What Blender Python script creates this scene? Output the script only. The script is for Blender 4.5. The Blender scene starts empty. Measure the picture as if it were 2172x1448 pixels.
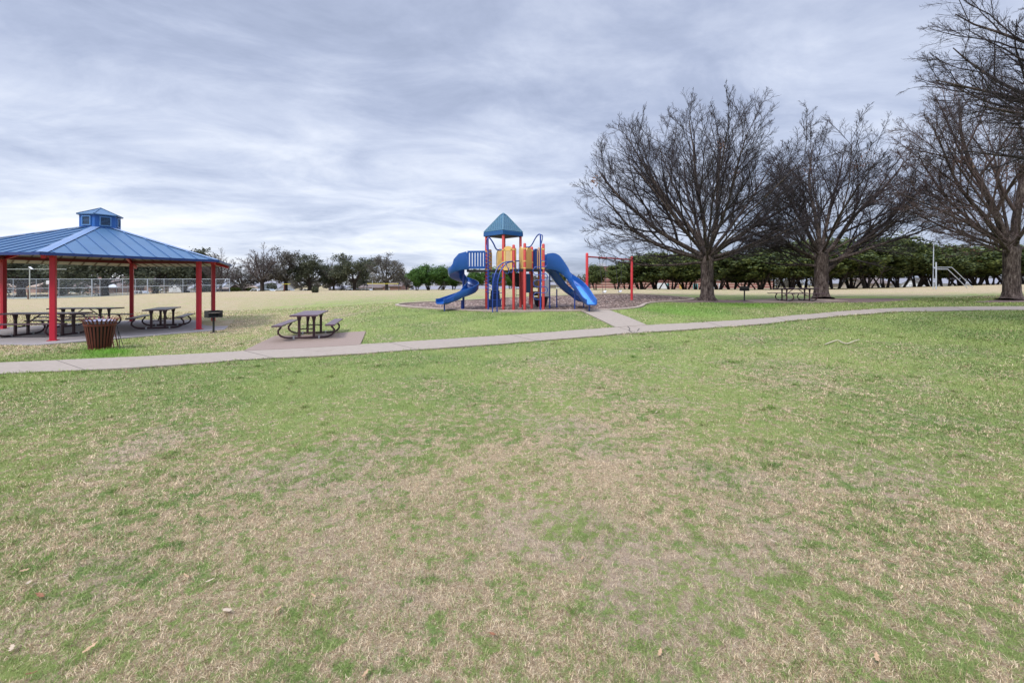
import bpy, math, random
import numpy as np
from mathutils import Vector, Matrix
R = math.radians
rng = np.random.default_rng(7)
random.seed(7)
sc = bpy.context.scene
COL = sc.collection

# ------------------------------------------------------------------ camera
CAMH, F, CX, HY = 1.75, 900.0, 1086.0, 604.0
cd = bpy.data.cameras.new('camera'); cam = bpy.data.objects.new('camera', cd); COL.objects.link(cam)
cam.location = (0, 0, CAMH); cam.rotation_euler = (R(90), 0, 0)
cd.sensor_width = 36; cd.lens = 36*F/2172; cd.shift_y = -(724-HY)/2172
cd.clip_start = 0.1; cd.clip_end = 3000
sc.camera = cam

# ------------------------------------------------------------------ sky, sun, exposure
SUN_EL, SUN_AZ = 52, 215        # azimuth clockwise from +Y: behind the camera, to the left
w = bpy.data.worlds.new('World'); sc.world = w; w.use_nodes = True
nt = w.node_tree; nt.nodes.clear()
def N(nt, t, **k):
    n = nt.nodes.new(t)
    for a, b in k.items(): setattr(n, a, b)
    return n
def math_(nt, op, a, b=None, clamp=False):
    n = N(nt, 'ShaderNodeMath', operation=op, use_clamp=clamp)
    for i, v in enumerate((a, b)):
        if v is None: continue
        if isinstance(v, (int, float)): n.inputs[i].default_value = v
        else: nt.links.new(v, n.inputs[i])
    return n.outputs[0]
def ramp(nt, fac, stops):
    n = N(nt, 'ShaderNodeValToRGB'); cr = n.color_ramp
    while len(cr.elements) < len(stops): cr.elements.new(0.5)
    for e, (p, c) in zip(cr.elements, stops):
        e.position = p; e.color = (*c, 1) if len(c) == 3 else c
    nt.links.new(fac, n.inputs[0]); return n.outputs[0]
def mixc(nt, fac, a, b, mode='MIX'):
    n = N(nt, 'ShaderNodeMix', data_type='RGBA', blend_type=mode)
    for s, v in ((n.inputs[0], fac), (n.inputs[6], a), (n.inputs[7], b)):
        if isinstance(v, (int, float)): s.default_value = v
        elif isinstance(v, tuple): s.default_value = (*v, 1)
        else: nt.links.new(v, s)
    return n.outputs[2]
def noise(nt, vec, scale, detail=4, rough=.55, dist=0.0):
    n = N(nt, 'ShaderNodeTexNoise'); n.inputs['Scale'].default_value = scale
    n.inputs['Detail'].default_value = detail; n.inputs['Roughness'].default_value = rough
    n.inputs['Distortion'].default_value = dist
    if vec is not None: nt.links.new(vec, n.inputs['Vector'])
    return n.outputs['Fac']
def mapping(nt, vec, sc_=(1,1,1), loc=(0,0,0), rot=(0,0,0)):
    n = N(nt, 'ShaderNodeMapping'); nt.links.new(vec, n.inputs[0])
    n.inputs['Scale'].default_value = sc_; n.inputs['Location'].default_value = loc
    n.inputs['Rotation'].default_value = rot
    return n.outputs[0]
tc = N(nt, 'ShaderNodeTexCoord'); sep = N(nt, 'ShaderNodeSeparateXYZ'); nt.links.new(tc.outputs['Generated'], sep.inputs[0])
zz = math_(nt, 'MAXIMUM', sep.outputs[2], 0.0); zd = math_(nt, 'ADD', zz, 0.15)
comb = N(nt, 'ShaderNodeCombineXYZ')
nt.links.new(math_(nt, 'DIVIDE', sep.outputs[0], zd), comb.inputs[0]); nt.links.new(math_(nt, 'DIVIDE', sep.outputs[1], zd), comb.inputs[1])
pl = mapping(nt, comb.outputs[0], (1, 1, 1), (3.1, 1.7, 0), (0, 0, R(-12)))
c1 = noise(nt, mapping(nt, pl, (.72, 1.0, 1)), .55, 7, .56, .35)
c2 = noise(nt, mapping(nt, pl, (.80, 1.15, 1), (7, 3, 0)), 1.9, 9, .62, .45)
c3 = noise(nt, mapping(nt, pl, (.7, 1.0, 1), (17, 5, 0)), .26, 3, .5, .3)
tot = math_(nt, 'ADD', math_(nt, 'MULTIPLY', c1, .56), math_(nt, 'ADD', math_(nt, 'MULTIPLY', c2, .34), math_(nt, 'MULTIPLY', c3, .22)))
# the cloud deck is thinner low on the left
lft = math_(nt, 'MULTIPLY', math_(nt, 'MULTIPLY', sep.outputs[0], -1.0), math_(nt, 'SUBTRACT', .55, zz))
tot = math_(nt, 'ADD', tot, math_(nt, 'MULTIPLY', lft, .26))
ccol = ramp(nt, tot, [(.43, (.165, .192, .265)), (.51, (.23, .26, .345)), (.58, (.31, .34, .42)), (.64, (.395, .42, .48)), (.72, (.49, .50, .53))])
# overcast sky: the unseen zenith gains extra brightness to light the ground
zen = math_(nt, 'POWER', math_(nt, 'MULTIPLY', math_(nt, 'MAXIMUM', math_(nt, 'SUBTRACT', zz, .58), 0.0), 2.4), 1.2)
gain = math_(nt, 'ADD', 1.0, math_(nt, 'MULTIPLY', zen, 4.4))
bgc = N(nt, 'ShaderNodeBackground'); nt.links.new(ccol, bgc.inputs[0]); nt.links.new(gain, bgc.inputs[1])
sky = N(nt, 'ShaderNodeTexSky', sky_type='NISHITA'); sky.sun_disc = False
sky.sun_elevation = R(SUN_EL); sky.sun_rotation = R(SUN_AZ)
bgs = N(nt, 'ShaderNodeBackground'); nt.links.new(sky.outputs[0], bgs.inputs[0]); bgs.inputs[1].default_value = .10
ms = N(nt, 'ShaderNodeMixShader'); ms.inputs[0].default_value = .92
nt.links.new(bgs.outputs[0], ms.inputs[1]); nt.links.new(bgc.outputs[0], ms.inputs[2])
wo = N(nt, 'ShaderNodeOutputWorld'); nt.links.new(ms.outputs[0], wo.inputs[0])
sl = bpy.data.lights.new('sun', 'SUN'); sl.energy = 1.5; sl.angle = R(14); sl.color = (1, .965, .91)
so = bpy.data.objects.new('sun', sl); COL.objects.link(so)
so.rotation_euler = (R(90-SUN_EL), 0, R(180-SUN_AZ) + R(180) - R(180))
_d = Vector((math.sin(R(SUN_AZ))*math.cos(R(SUN_EL)), math.cos(R(SUN_AZ))*math.cos(R(SUN_EL)), math.sin(R(SUN_EL))))
so.rotation_euler = _d.to_track_quat('Z', 'Y').to_euler()
vs = sc.view_settings; vs.view_transform = 'Standard'; vs.look = 'None'; vs.exposure = 1.08; vs.gamma = 1; vs.use_curve_mapping = False
sc.cycles.max_bounces = 5; sc.cycles.transparent_max_bounces = 8
sc.cycles.diffuse_bounces = 3; sc.cycles.glossy_bounces = 3

# ------------------------------------------------------------------ terrain function
TP = [  # (px, D, z)
 *[(p, 8, 0) for p in (-300, 0, 543, 1086, 1629)], (2172, 8, .05), (2500, 8, .08), *[(p, 4.5, 0) for p in (-300, 0, 543, 1086, 1629, 2172)],
 (0, 13, 0), (0, 20, 0), (300, 13, 0), (300, 20, 0), (450, 16, 0), (0, 30, -.1), (0, 45, -.38), (0, 71, -.7), (120, 71, -.52), (240, 71, -.18),
 (350, 64, .62), (420, 65, .42), (480, 65, .50), (560, 65, .72), (650, 65, .72), (800, 65, .68), (900, 65, .80), (1000, 65, .95),
 (0, 110, -1.0), (250, 110, -.6), (500, 110, .2), (800, 110, .4), (1086, 110, .8), (1500, 110, .8), (2172, 110, 1.2),
 (350, 35, .05), (600, 13, .0), (700, 12.5, .02), (700, 20, .22), (650, 30, .42), (838, 23, .60), (1086, 12.5, .11), (1086, 15.5, .28), (1086, 19, .56), (1060, 21, .62), (1060, 25, .70),
 (1086, 29, .86), (1086, 40, 1.0), (1086, 60, 1.1), (1340, 14, .30), (1340, 19.3, .63), (1340, 25, .85), (1340, 30, 1.05), (1340, 60, 1.1),
 (1500, 15.5, .38), (1500, 27, .80), (1500, 40, .98), (1500, 60, 1.08), (1750, 16, .42), (1745, 27, .85), (1750, 40, 1.0), (1750, 60, 1.13),
 (1900, 10.5, .12), (2148, 22, .97), (2172, 13.5, .34), (2172, 18, .73), (2172, 30, 1.22), (2172, 50, 1.82), (2100, 50, 1.67), (2000, 50, 1.32), (1900, 50, 1.12), (1900, 22, .68)]
TH = np.array([math.atan((p-CX)/F) for p, d, z in TP]); RR = np.array([d/math.cos(t) for (p, d, z), t in zip(TP, TH)])
TQ = np.stack([TH*1.6, np.log(RR)], 1); TZ = np.array([z for _, _, z in TP])
def _k(r): return r*r*np.log(np.maximum(r, 1e-9))
_n = len(TZ); _K = _k(np.linalg.norm(TQ[:, None]-TQ[None], axis=2)) + 0.02*np.eye(_n)
_P = np.concatenate([np.ones((_n, 1)), TQ], 1)
_A = np.block([[_K, _P], [_P.T, np.zeros((3, 3))]]); _W = np.linalg.solve(_A, np.concatenate([TZ, np.zeros(3)]))
def tz(x, y):
    """terrain height at world x, y (arrays or numbers)"""
    x = np.atleast_1d(np.asarray(x, float)); y = np.atleast_1d(np.asarray(y, float))
    sh = x.shape; x = x.ravel(); y = y.ravel()
    out = np.zeros(len(x))
    for s in range(0, len(x), 60000):
        xx, yy = x[s:s+60000], y[s:s+60000]
        r = np.hypot(xx, yy); th = np.clip(np.arctan2(xx, yy), -1.0, 1.0)
        q = np.stack([th*1.6, np.log(np.clip(r, 4.5, 150))], 1)
        z = _k(np.linalg.norm(q[:, None]-TQ[None], axis=2)) @ _W[:_n] + _W[_n] + q @ _W[_n+1:]
        t = np.clip((r-7)/4, 0, 1); z = z*t*t*(3-2*t)
        t = np.clip((r-110)/150, 0, 1); out[s:s+60000] = z*(1-t)+.7*t
    return out.reshape(sh)
def T(x, y): return float(tz(x, y)[0])
def ground(px, py):
    """where the ray through a photo pixel meets the terrain (used once to read off real positions)"""
    a, b = (px-CX)/F, (HY-py)/F
    D = np.geomspace(1.5, 200, 1500); h = CAMH + b*D - tz(a*D, D)
    i = np.argmax(h < 0)
    if h[i] >= 0: return (a*90, 90.0)
    d = D[i-1] + (D[i]-D[i-1])*h[i-1]/(h[i-1]-h[i]); return (a*d, d)
def at(px, D): return ((px-CX)/F*D, D)
def pt(px, py, D): return np.array(((px-CX)/F*D, D, CAMH+(HY-py)/F*D))

# ------------------------------------------------------------------ object helpers
def link(name, data, parent=None):
    o = bpy.data.objects.new(name, data); COL.objects.link(o)
    if parent is not None: o.parent = parent
    return o
def tag(o, label=None, cat=None, group=None, kind=None):
    if label: o['label'] = label
    if cat: o['category'] = cat
    if group: o['group'] = group
    if kind: o['kind'] = kind
    return o
def thing(name, label, cat, loc=(0, 0, 0), rz=0, group=None):
    o = link(name, None); o.empty_display_size = .2; o.location = loc; o.rotation_euler = (0, 0, rz)
    return tag(o, label, cat, group)
def dup(o, parent=None):
    c = o.copy(); COL.objects.link(c)
    if parent is not None: c.parent = parent
    for ch in list(o.children): dup(ch, c)
    return c
def mesh_np(name, V, Fc, mat, parent=None, smooth=False, attrs=None):
    me = bpy.data.meshes.new(name); V = np.asarray(V, np.float32).reshape(-1, 3); Fc = np.asarray(Fc, np.int32); k = Fc.shape[1]
    me.vertices.add(len(V)); me.vertices.foreach_set('co', V.ravel())
    me.loops.add(Fc.size); me.loops.foreach_set('vertex_index', Fc.ravel())
    me.polygons.add(len(Fc)); me.polygons.foreach_set('loop_start', np.arange(0, Fc.size, k, dtype=np.int32))
    me.polygons.foreach_set('loop_total', np.full(len(Fc), k, np.int32))
    if smooth: me.polygons.foreach_set('use_smooth', np.ones(len(Fc), bool))
    me.update(calc_edges=True)
    for a, v in (attrs or {}).items():
        at_ = me.attributes.new(a, 'FLOAT', 'POINT'); at_.data.foreach_set('value', np.asarray(v, np.float32))
    me.materials.append(mat)
    return link(name, me, parent)
class MB:
    def __init__(s): s.v = []; s.f = []
    def add(s, V, Fc):
        b = len(s.v); s.v += [tuple(map(float, p)) for p in V]; s.f += [tuple(int(i)+b for i in f) for f in Fc]; return s
    def box(s, c, size, rz=0, rx=0, ry=0):
        m = Matrix.Rotation(rz, 3, 'Z') @ Matrix.Rotation(ry, 3, 'Y') @ Matrix.Rotation(rx, 3, 'X')
        V = [Vector(c) + m @ Vector((sx*size[0]/2, sy*size[1]/2, sz*size[2]/2)) for sx in (-1, 1) for sy in (-1, 1) for sz in (-1, 1)]
        return s.add(V, [(0, 1, 3, 2), (4, 6, 7, 5), (0, 4, 5, 1), (2, 3, 7, 6), (0, 2, 6, 4), (1, 5, 7, 3)])
    def beam(s, a, b, wd, h):
        a, b = Vector(a), Vector(b); d = (b-a); L = d.length; d.normalize()
        side = d.cross(Vector((0, 0, 1)))
        side = side.normalized() if side.length > 1e-4 else Vector((1, 0, 0))
        up = side.cross(d)
        V = [p + side*sx*wd/2 + up*sz*h/2 for p in (a, b) for sx, sz in ((-1, -1), (1, -1), (1, 1), (-1, 1))]
        return s.add(V, [(3, 2, 1, 0), (4, 5, 6, 7), (0, 1, 5, 4), (1, 2, 6, 5), (2, 3, 7, 6), (3, 0, 4, 7)])
    def tube(s, pts, r, k=8, caps=True):
        P = [Vector(p) for p in pts]; n = len(P); rr = r if hasattr(r, '__len__') else [r]*n
        V = []; prev = None
        for i, p in enumerate(P):
            d = (P[min(i+1, n-1)]-P[max(i-1, 0)]).normalized()
            if prev is None:
                a = Vector((0, 0, 1)) if abs(d.z) < .9 else Vector((1, 0, 0)); u = d.cross(a).normalized()
            else: u = (prev - d*prev.dot(d)).normalized()
            prev = u; v = d.cross(u)
            V += [p + (u*math.cos(2*math.pi*j/k)+v*math.sin(2*math.pi*j/k))*rr[i] for j in range(k)]
        Fc = [(i*k+j, i*k+(j+1) % k, (i+1)*k+(j+1) % k, (i+1)*k+j) for i in range(n-1) for j in range(k)]
        if caps: Fc += [tuple(range(k-1, -1, -1)), tuple(range((n-1)*k, n*k))]
        return s.add(V, Fc)
    def prism(s, poly, z0, z1):
        n = len(poly); V = [(x, y, z0) for x, y in poly]+[(x, y, z1) for x, y in poly]
        return s.add(V, [tuple(range(n-1, -1, -1)), tuple(range(n, 2*n))]+[(i, (i+1) % n, n+(i+1) % n, n+i) for i in range(n)])
    def plate(s, poly, o, ux, uy, t):
        """2-D outline on axes ux, uy at o, thickness t"""
        o, ux, uy = Vector(o), Vector(ux), Vector(uy); nz = ux.cross(uy).normalized(); n = len(poly)
        V = [o+ux*a+uy*b-nz*t/2 for a, b in poly]+[o+ux*a+uy*b+nz*t/2 for a, b in poly]
        return s.add(V, [tuple(range(n-1, -1, -1)), tuple(range(n, 2*n))]+[(i, (i+1) % n, n+(i+1) % n, n+i) for i in range(n)])
    def lathe(s, prof, k=20, c=(0, 0, 0)):
        n = len(prof); V = [(c[0]+r*math.cos(2*math.pi*j/k), c[1]+r*math.sin(2*math.pi*j/k), c[2]+z) for r, z in prof for j in range(k)]
        return s.add(V, [(i*k+j, i*k+(j+1) % k, (i+1)*k+(j+1) % k, (i+1)*k+j) for i in range(n-1) for j in range(k)])
    def sweep(s, prof, path, up=(0, 0, 1), ws=None, hs=None, closed=True):
        P = [Vector(p) for p in path]; n = len(P); k = len(prof); V = []
        for i, p in enumerate(P):
            d = (P[min(i+1, n-1)]-P[max(i-1, 0)]).normalized(); sd = d.cross(Vector(up)).normalized(); u = sd.cross(d)
            a, b = (ws[i] if ws is not None else 1), (hs[i] if hs is not None else 1)
            V += [p+sd*x*a+u*y*b for x, y in prof]
        Fc = [(i*k+j, i*k+(j+1) % k, (i+1)*k+(j+1) % k, (i+1)*k+j) for i in range(n-1) for j in range(k if closed else k-1)]
        Fc += [tuple(range(k-1, -1, -1)), tuple(range((n-1)*k, n*k))]
        return s.add(V, Fc)
    def build(s, name, mat, parent=None, smooth=False, bevel=0, origin=None):
        V = s.v if origin is None else [(a-origin[0], b-origin[1], c-origin[2]) for a, b, c in s.v]
        me = bpy.data.meshes.new(name); me.from_pydata(V, [], s.f); me.update()
        me.materials.append(mat)
        o = link(name, me, parent)
        if smooth:
            me.polygons.foreach_set('use_smooth', [True]*len(me.polygons))
            try: me.set_sharp_from_angle(angle=R(42))
            except Exception: pass
        if bevel:
            b = o.modifiers.new('bevel', 'BEVEL'); b.width = bevel; b.segments = 2; b.limit_method = 'ANGLE'; b.angle_limit = R(40)
        return o

# ------------------------------------------------------------------ materials
MATS = {}
def P(name, c, rough=.6, metal=0, var=.12, scale=6, bump=0, bscale=40, c2=None, c2amt=.5, c2scale=3, coat=0, spec=.5):
    if name in MATS: return MATS[name]
    m = bpy.data.materials.new(name); m.use_nodes = True; t = m.node_tree; b = t.nodes['Principled BSDF']
    tcn = N(t, 'ShaderNodeTexCoord').outputs['Object']
    col = mixc(t, noise(t, tcn, scale, 5, .6), tuple(x*(1-var) for x in c), tuple(min(1, x*(1+var)) for x in c))
    if c2 is not None:
        f = ramp(t, noise(t, tcn, c2scale, 6, .62), [(.5+.25*(1-c2amt)-.06, (0, 0, 0)), (.5+.25*(1-c2amt)+.06, (1, 1, 1))])
        col = mixc(t, f, col, tuple(c2))
    t.links.new(col, b.inputs['Base Color']); b.inputs['Roughness'].default_value = rough; b.inputs['Metallic'].default_value = metal
    b.inputs['Specular IOR Level'].default_value = spec
    if coat: b.inputs['Coat Weight'].default_value = coat
    if bump:
        bn = N(t, 'ShaderNodeBump'); bn.inputs['Strength'].default_value = bump; bn.inputs['Distance'].default_value = .01
        t.links.new(noise(t, tcn, bscale, 5, .6), bn.inputs['Height']); t.links.new(bn.outputs[0], b.inputs['Normal'])
    MATS[name] = m; return m
def leafmat(name, ca, cb, cc, trans=.25):
    m = bpy.data.materials.new(name); m.use_nodes = True; t = m.node_tree; b = t.nodes['Principled BSDF']
    a = N(t, 'ShaderNodeAttribute', attribute_name='rnd').outputs['Fac']
    oi = N(t, 'ShaderNodeObjectInfo').outputs['Random']
    ps = N(t, 'ShaderNodeTexCoord').outputs['Object']
    f = math_(t, 'ADD', math_(t, 'MULTIPLY', a, .5), math_(t, 'MULTIPLY', noise(t, ps, .9, 3), .5))
    col = ramp(t, f, [(.25, ca), (.5, cb), (.75, cc)])
    col = mixc(t, math_(t, 'MULTIPLY', oi, .35), col, tuple(x*.8+.01 for x in ca))
    t.links.new(col, b.inputs['Base Color']); b.inputs['Roughness'].default_value = .6; b.inputs['Specular IOR Level'].default_value = .25
    tr = N(t, 'ShaderNodeBsdfTranslucent'); t.links.new(col, tr.inputs[0]); mx = N(t, 'ShaderNodeMixShader'); mx.inputs[0].default_value = trans
    t.links.new(b.outputs[0], mx.inputs[1]); t.links.new(tr.outputs[0], mx.inputs[2]); t.links.new(mx.outputs[0], t.nodes['Material Output'].inputs[0])
    MATS[name] = m; return m
RED = P('red_paint', (.42, .009, .028), .45, var=.1, scale=3, c2=(.42, .05, .03), c2amt=.1)
REDW = P('worn_red_paint', (.47, .009, .032), .45, var=.12, scale=4, c2=(.55, .22, .09), c2amt=-.05, c2scale=5)
COR = P('faded_red_plastic', (.48, .05, .045), .5, var=.1, scale=4)
ROOF = P('blue_roof_metal', (.066, .142, .255), .36, metal=.2, var=.16, scale=1.2, c2=(.10, .165, .27), c2amt=.3, c2scale=.9)
ROOFD = P('blue_wall_metal', (.018, .11, .38), .45, var=.12)
SOFF = P('pale_soffit', (.46, .40, .33), .7, var=.08)
CON = P('concrete', (.25, .225, .225), .9, var=.16, scale=3, bump=.4, bscale=60, c2=(.25, .22, .21), c2amt=.35, c2scale=1.2)
PATHM = P('path_concrete', (.275, .23, .19), .92, var=.2, scale=9, bump=.5, bscale=80, c2=(.235, .19, .155), c2amt=.4, c2scale=1.3)
PADM = P('pebbled_concrete', (.225, .168, .138), .95, var=.3, scale=60, bump=.6, bscale=120)
TBL = P('maroon_metal', (.048, .017, .022), .42, var=.15, spec=.5)
TBT = P('maroon_planks', (.10, .055, .075), .34, var=.15, scale=10)
CLAMP = P('galvanised_metal', (.45, .46, .48), .4, metal=.7, var=.1)
RUST = P('rusty_brown_paint', (.11, .020, .014), .55, var=.35, scale=14, c2=(.15, .055, .03), c2amt=.3, c2scale=12, bump=.2)
BLK = P('black_iron', (.018, .018, .02), .5, var=.4, scale=20, c2=(.2, .2, .21), c2amt=-.1, c2scale=18)
BLUE = P('blue_plastic', (.009, .078, .32), .32, var=.1, scale=2, coat=.25, c2=(.014, .085, .33), c2amt=.1, c2scale=1.5)
BLUL = P('pale_blue_lit_plastic', (.07, .26, .58), .35, var=.12, scale=4, coat=.2)  # paler blue: light falling into the chute, put into the colour
BLUM = P('blue_painted_steel', (.012, .05, .28), .4, var=.1)
YEL = P('faded_yellow_plastic', (.68, .43, .14), .5, var=.08, scale=3)
TEAL = P('teal_roof_plastic', (.055, .14, .21), .5, var=.5, scale=9)
TEALB = P('blue_rim_plastic', (.010, .085, .26), .4, var=.1)
DECK = P('black_deck_coating', (.012, .012, .014), .6, var=.2)
WHT = P('white_plastic', (.7, .7, .72), .5, var=.05)
BARK = bpy.data.materials.new('grey_bark'); BARK.use_nodes = True; t = BARK.node_tree; b = t.nodes['Principled BSDF']; po = N(t, 'ShaderNodeTexCoord').outputs['Object']
nv = noise(t, mapping(t, po, (1, 1, .22)), 16, 6, .7, .4); nl_ = noise(t, mapping(t, po, (1, 1, .5)), 3, 4, .6)
bc = ramp(t, math_(t, 'ADD', math_(t, 'MULTIPLY', nv, .7), math_(t, 'MULTIPLY', nl_, .3)), [(.38, (.018, .013, .013)), (.5, (.075, .056, .050)), (.62, (.19, .155, .14))])
t.links.new(bc, b.inputs['Base Color']); b.inputs['Roughness'].default_value = .95; b.inputs['Specular IOR Level'].default_value = .15
bn = N(t, 'ShaderNodeBump'); bn.inputs['Strength'].default_value = 1; bn.inputs['Distance'].default_value = .06; t.links.new(nv, bn.inputs['Height']); t.links.new(bn.outputs[0], b.inputs['Normal'])
TWIG = P('dark_twig_bark', (.032, .023, .027), .9, var=.25, scale=2)
BARKD = P('dark_bark', (.045, .034, .03), .95, var=.3)
DLEAF = P('dead_brown_leaf', (.20, .085, .04), .7, var=.35, scale=8)
PLEAF = P('pale_dead_leaf', (.42, .33, .24), .7, var=.2)
TLEAF = P('tan_dead_leaf', (.40, .26, .15), .7, var=.25)
GALV = P('grey_galvanised_pipe', (.50, .54, .60), .4, metal=.35, var=.1)
GLASS = P('window_glass', (.05, .06, .07), .12, var=.1)
RUB = P('black_rubber', (.015, .015, .015), .8)

# grass colour shared by the ground sheet and the blades
def grass_colour(t, fine=True):
    pos = N(t, 'ShaderNodeNewGeometry').outputs['Position']
    sx = N(t, 'ShaderNodeSeparateXYZ'); t.links.new(pos, sx.inputs[0]); cb = N(t, 'ShaderNodeCombineXYZ')
    t.links.new(sx.outputs[0], cb.inputs[0]); t.links.new(sx.outputs[1], cb.inputs[1]); p = cb.outputs[0]
    g = N(t, 'ShaderNodeAttribute', attribute_name='green').outputs['Fac']
    n1 = noise(t, p, .45, 3, .5); n2 = noise(t, p, 1.9, 4, .6, .4); n3 = noise(t, p, 9, 4, .65, .3)
    f = math_(t, 'ADD', math_(t, 'ADD', g, .10), math_(t, 'MULTIPLY', math_(t, 'SUBTRACT', n1, .5), .7))
    f = math_(t, 'ADD', f, math_(t, 'MULTIPLY', math_(t, 'SUBTRACT', n2, .5), 1.0))
    f = math_(t, 'ADD', f, math_(t, 'MULTIPLY', math_(t, 'SUBTRACT', n3, .5), 2.5))
    return p, g, f, n1, n2, n3
def grass_mat(name, blades):
    m = bpy.data.materials.new(name); m.use_nodes = True; t = m.node_tree; b = t.nodes['Principled BSDF']
    p, g, f, n1, n2, n3 = grass_colour(t)
    if blades:
        rn = N(t, 'ShaderNodeAttribute', attribute_name='rnd').outputs['Fac']
        f = math_(t, 'ADD', f, math_(t, 'MULTIPLY', math_(t, 'SUBTRACT', rn, .5), .85))
        f = math_(t, 'ADD', f, math_(t, 'MULTIPLY', math_(t, 'SUBTRACT', noise(t, p, 22, 3, .6), .5), 1.3))
        dry = ramp(t, math_(t, 'FRACT', math_(t, 'MULTIPLY', rn, 7.3)), [(0, tuple(x*.55 for x in DRY[0])), (.28, DRY[0]), (.6, DRY[1]), (1, DRY[2])])
        grn = ramp(t, math_(t, 'FRACT', math_(t, 'MULTIPLY', rn, 3.7)), [(0, tuple(x*.6 for x in GRN[0])), (.28, GRN[0]), (.6, GRN[1]), (1, GRN[2])])
    else:
        nf = noise(t, p, 38, 5, .7); nf2 = noise(t, p, 150, 3, .7)
        f = math_(t, 'ADD', f, math_(t, 'MULTIPLY', math_(t, 'SUBTRACT', nf, .5), 1.8))
        q = math_(t, 'ADD', math_(t, 'MULTIPLY', nf, .5), math_(t, 'MULTIPLY', nf2, .5))
        dry = ramp(t, q, [(.36, tuple(x*.5 for x in DRY[0])), (.5, tuple(x*.50 for x in DRY[1])), (.62, tuple(x*.56 for x in DRY[2]))])  # sheet colours darkened to stand in for the self-shadow of blades
        grn = ramp(t, q, [(.36, tuple(x*.6 for x in GRN[0])), (.5, tuple(x*.72 for x in GRN[1])), (.62, tuple(x*.74 for x in GRN[2]))])
    dk = ramp(t, noise(t, mapping(t, p, (1, 1, 1), (5, 2, 0)), 5, 3, .6), [(.52, (0, 0, 0)), (.66, (1, 1, 1))]); grn = mixc(t, math_(t, 'MULTIPLY', dk, .5), grn, (.09, .19, .055))
    # greens shift from bluish to yellowish from patch to patch
    grn = mixc(t, ramp(t, n2, [(.38, (0, 0, 0)), (.62, (1, 1, 1))]), grn, tuple(GRN2), 'MIX') if False else mixc(t, math_(t, 'MULTIPLY', ramp(t, n1, [(.4, (0, 0, 0)), (.6, (1, 1, 1))]), .45), grn, GRN2)
    grn = mixc(t, ramp(t, math_(t, 'MULTIPLY', g, .5), [(.42, (0, 0, 0)), (.62, (1, 1, 1))]), grn, LUSH)
    dry = mixc(t, math_(t, 'MULTIPLY', ramp(t, noise(t, mapping(t, p, (1, 1, 1), (11, 4, 0)), .8, 4, .6), [(.5, (0, 0, 0)), (.62, (1, 1, 1))]), .28), dry, (.38, .30, .265))
    col = mixc(t, ramp(t, f, [(.31, (0, 0, 0)), (.69, (1, 1, 1))]), dry, grn)
    if not blades:
        mu = N(t, 'ShaderNodeAttribute', attribute_name='mulch').outputs['Fac']
        mf = math_(t, 'ADD', mu, math_(t, 'MULTIPLY', math_(t, 'SUBTRACT', noise(t, p, 3, 5, .65), .5), .8))
        mc = ramp(t, noise(t, p, 45, 4, .7), [(.3, (.09, .06, .055)), (.7, (.22, .16, .15))])
        col = mixc(t, ramp(t, mf, [(.42, (0, 0, 0)), (.58, (1, 1, 1))]), col, mc)
        bn = N(t, 'ShaderNodeBump'); bn.inputs['Strength'].default_value = .9; bn.inputs['Distance'].default_value = .03
        t.links.new(noise(t, p, 60, 5, .75), bn.inputs['Height']); t.links.new(bn.outputs[0], b.inputs['Normal'])
    t.links.new(col, b.inputs['Base Color']); b.inputs['Roughness'].default_value = .85; b.inputs['Specular IOR Level'].default_value = .12
    if blades:
        tr = N(t, 'ShaderNodeBsdfTranslucent'); t.links.new(col, tr.inputs[0]); mx = N(t, 'ShaderNodeMixShader'); mx.inputs[0].default_value = .3
        t.links.new(b.outputs[0], mx.inputs[1]); t.links.new(tr.outputs[0], mx.inputs[2]); t.links.new(mx.outputs[0], t.nodes['Material Output'].inputs[0])
    return m
DRY = [(.30, .205, .12), (.70, .53, .335), (.97, .81, .57)]
GRN = [(.075, .125, .03), (.20, .285, .075), (.36, .435, .16)]
GRN2 = (.30, .34, .11)
LUSH = (.13, .31, .03)

# ------------------------------------------------------------------ ground plan (read off the photo once, then real coordinates)
def gpoly(pts): return [ground(*p) for p in pts]
def chaikin(P_, n=2, closed=True):
    P_ = np.array(P_, float)
    for _ in range(n):
        Q = np.roll(P_, -1, 0) if closed else P_[1:]
        A = P_ if closed else P_[:-1]
        X = np.empty((2*len(A), P_.shape[1])); X[0::2] = .75*A+.25*Q; X[1::2] = .25*A+.75*Q
        P_ = X if closed else np.concatenate([P_[:1], X, P_[-1:]])
    return P_
path_top = [(-520, 792), (-260, 783), (0, 771.5), (250, 760), (450, 750.5), (519, 745), (760, 732), (900, 724), (1086, 711), (1242, 700.5), (1306, 695), (1400, 689.5), (1500, 684), (1600, 678), (1700, 668.5), (1810, 658.5), (1900, 653.5), (2030, 651), (2172, 650.5), (2350, 651), (2600, 652)]
path_bot = [(-520, 824), (-260, 810), (0, 794.5), (250, 784.5), (450, 770.5), (519, 764), (760, 752), (900, 742), (1086, 729), (1242, 715.5), (1306, 711), (1400, 704), (1500, 697.5), (1600, 690), (1700, 680), (1810, 669), (1900, 662.5), (2030, 659), (2172, 658), (2350, 659), (2600, 660)]
PT = chaikin(gpoly(path_top), 3, False); PB = chaikin(gpoly(path_bot), 3, False)
BEDO = [(834, 647.5), (850, 644.5), (881, 642), (953, 639), (1008, 636.5), (1078, 631.5), (1185, 628), (1261, 624.8), (1346, 624), (1413, 627.5), (1455, 631), (1479, 634.5), (1462, 637.5), (1431, 639.5), (1387, 642.5), (1369, 646), (1366, 651), (1343, 655.5), (1288, 658.8), (1240, 660), (1124, 661.5), (1033, 661.3), (941, 657.2), (881, 653.3), (848, 650.5)]
BEDO = chaikin(gpoly(BEDO), 2)
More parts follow.
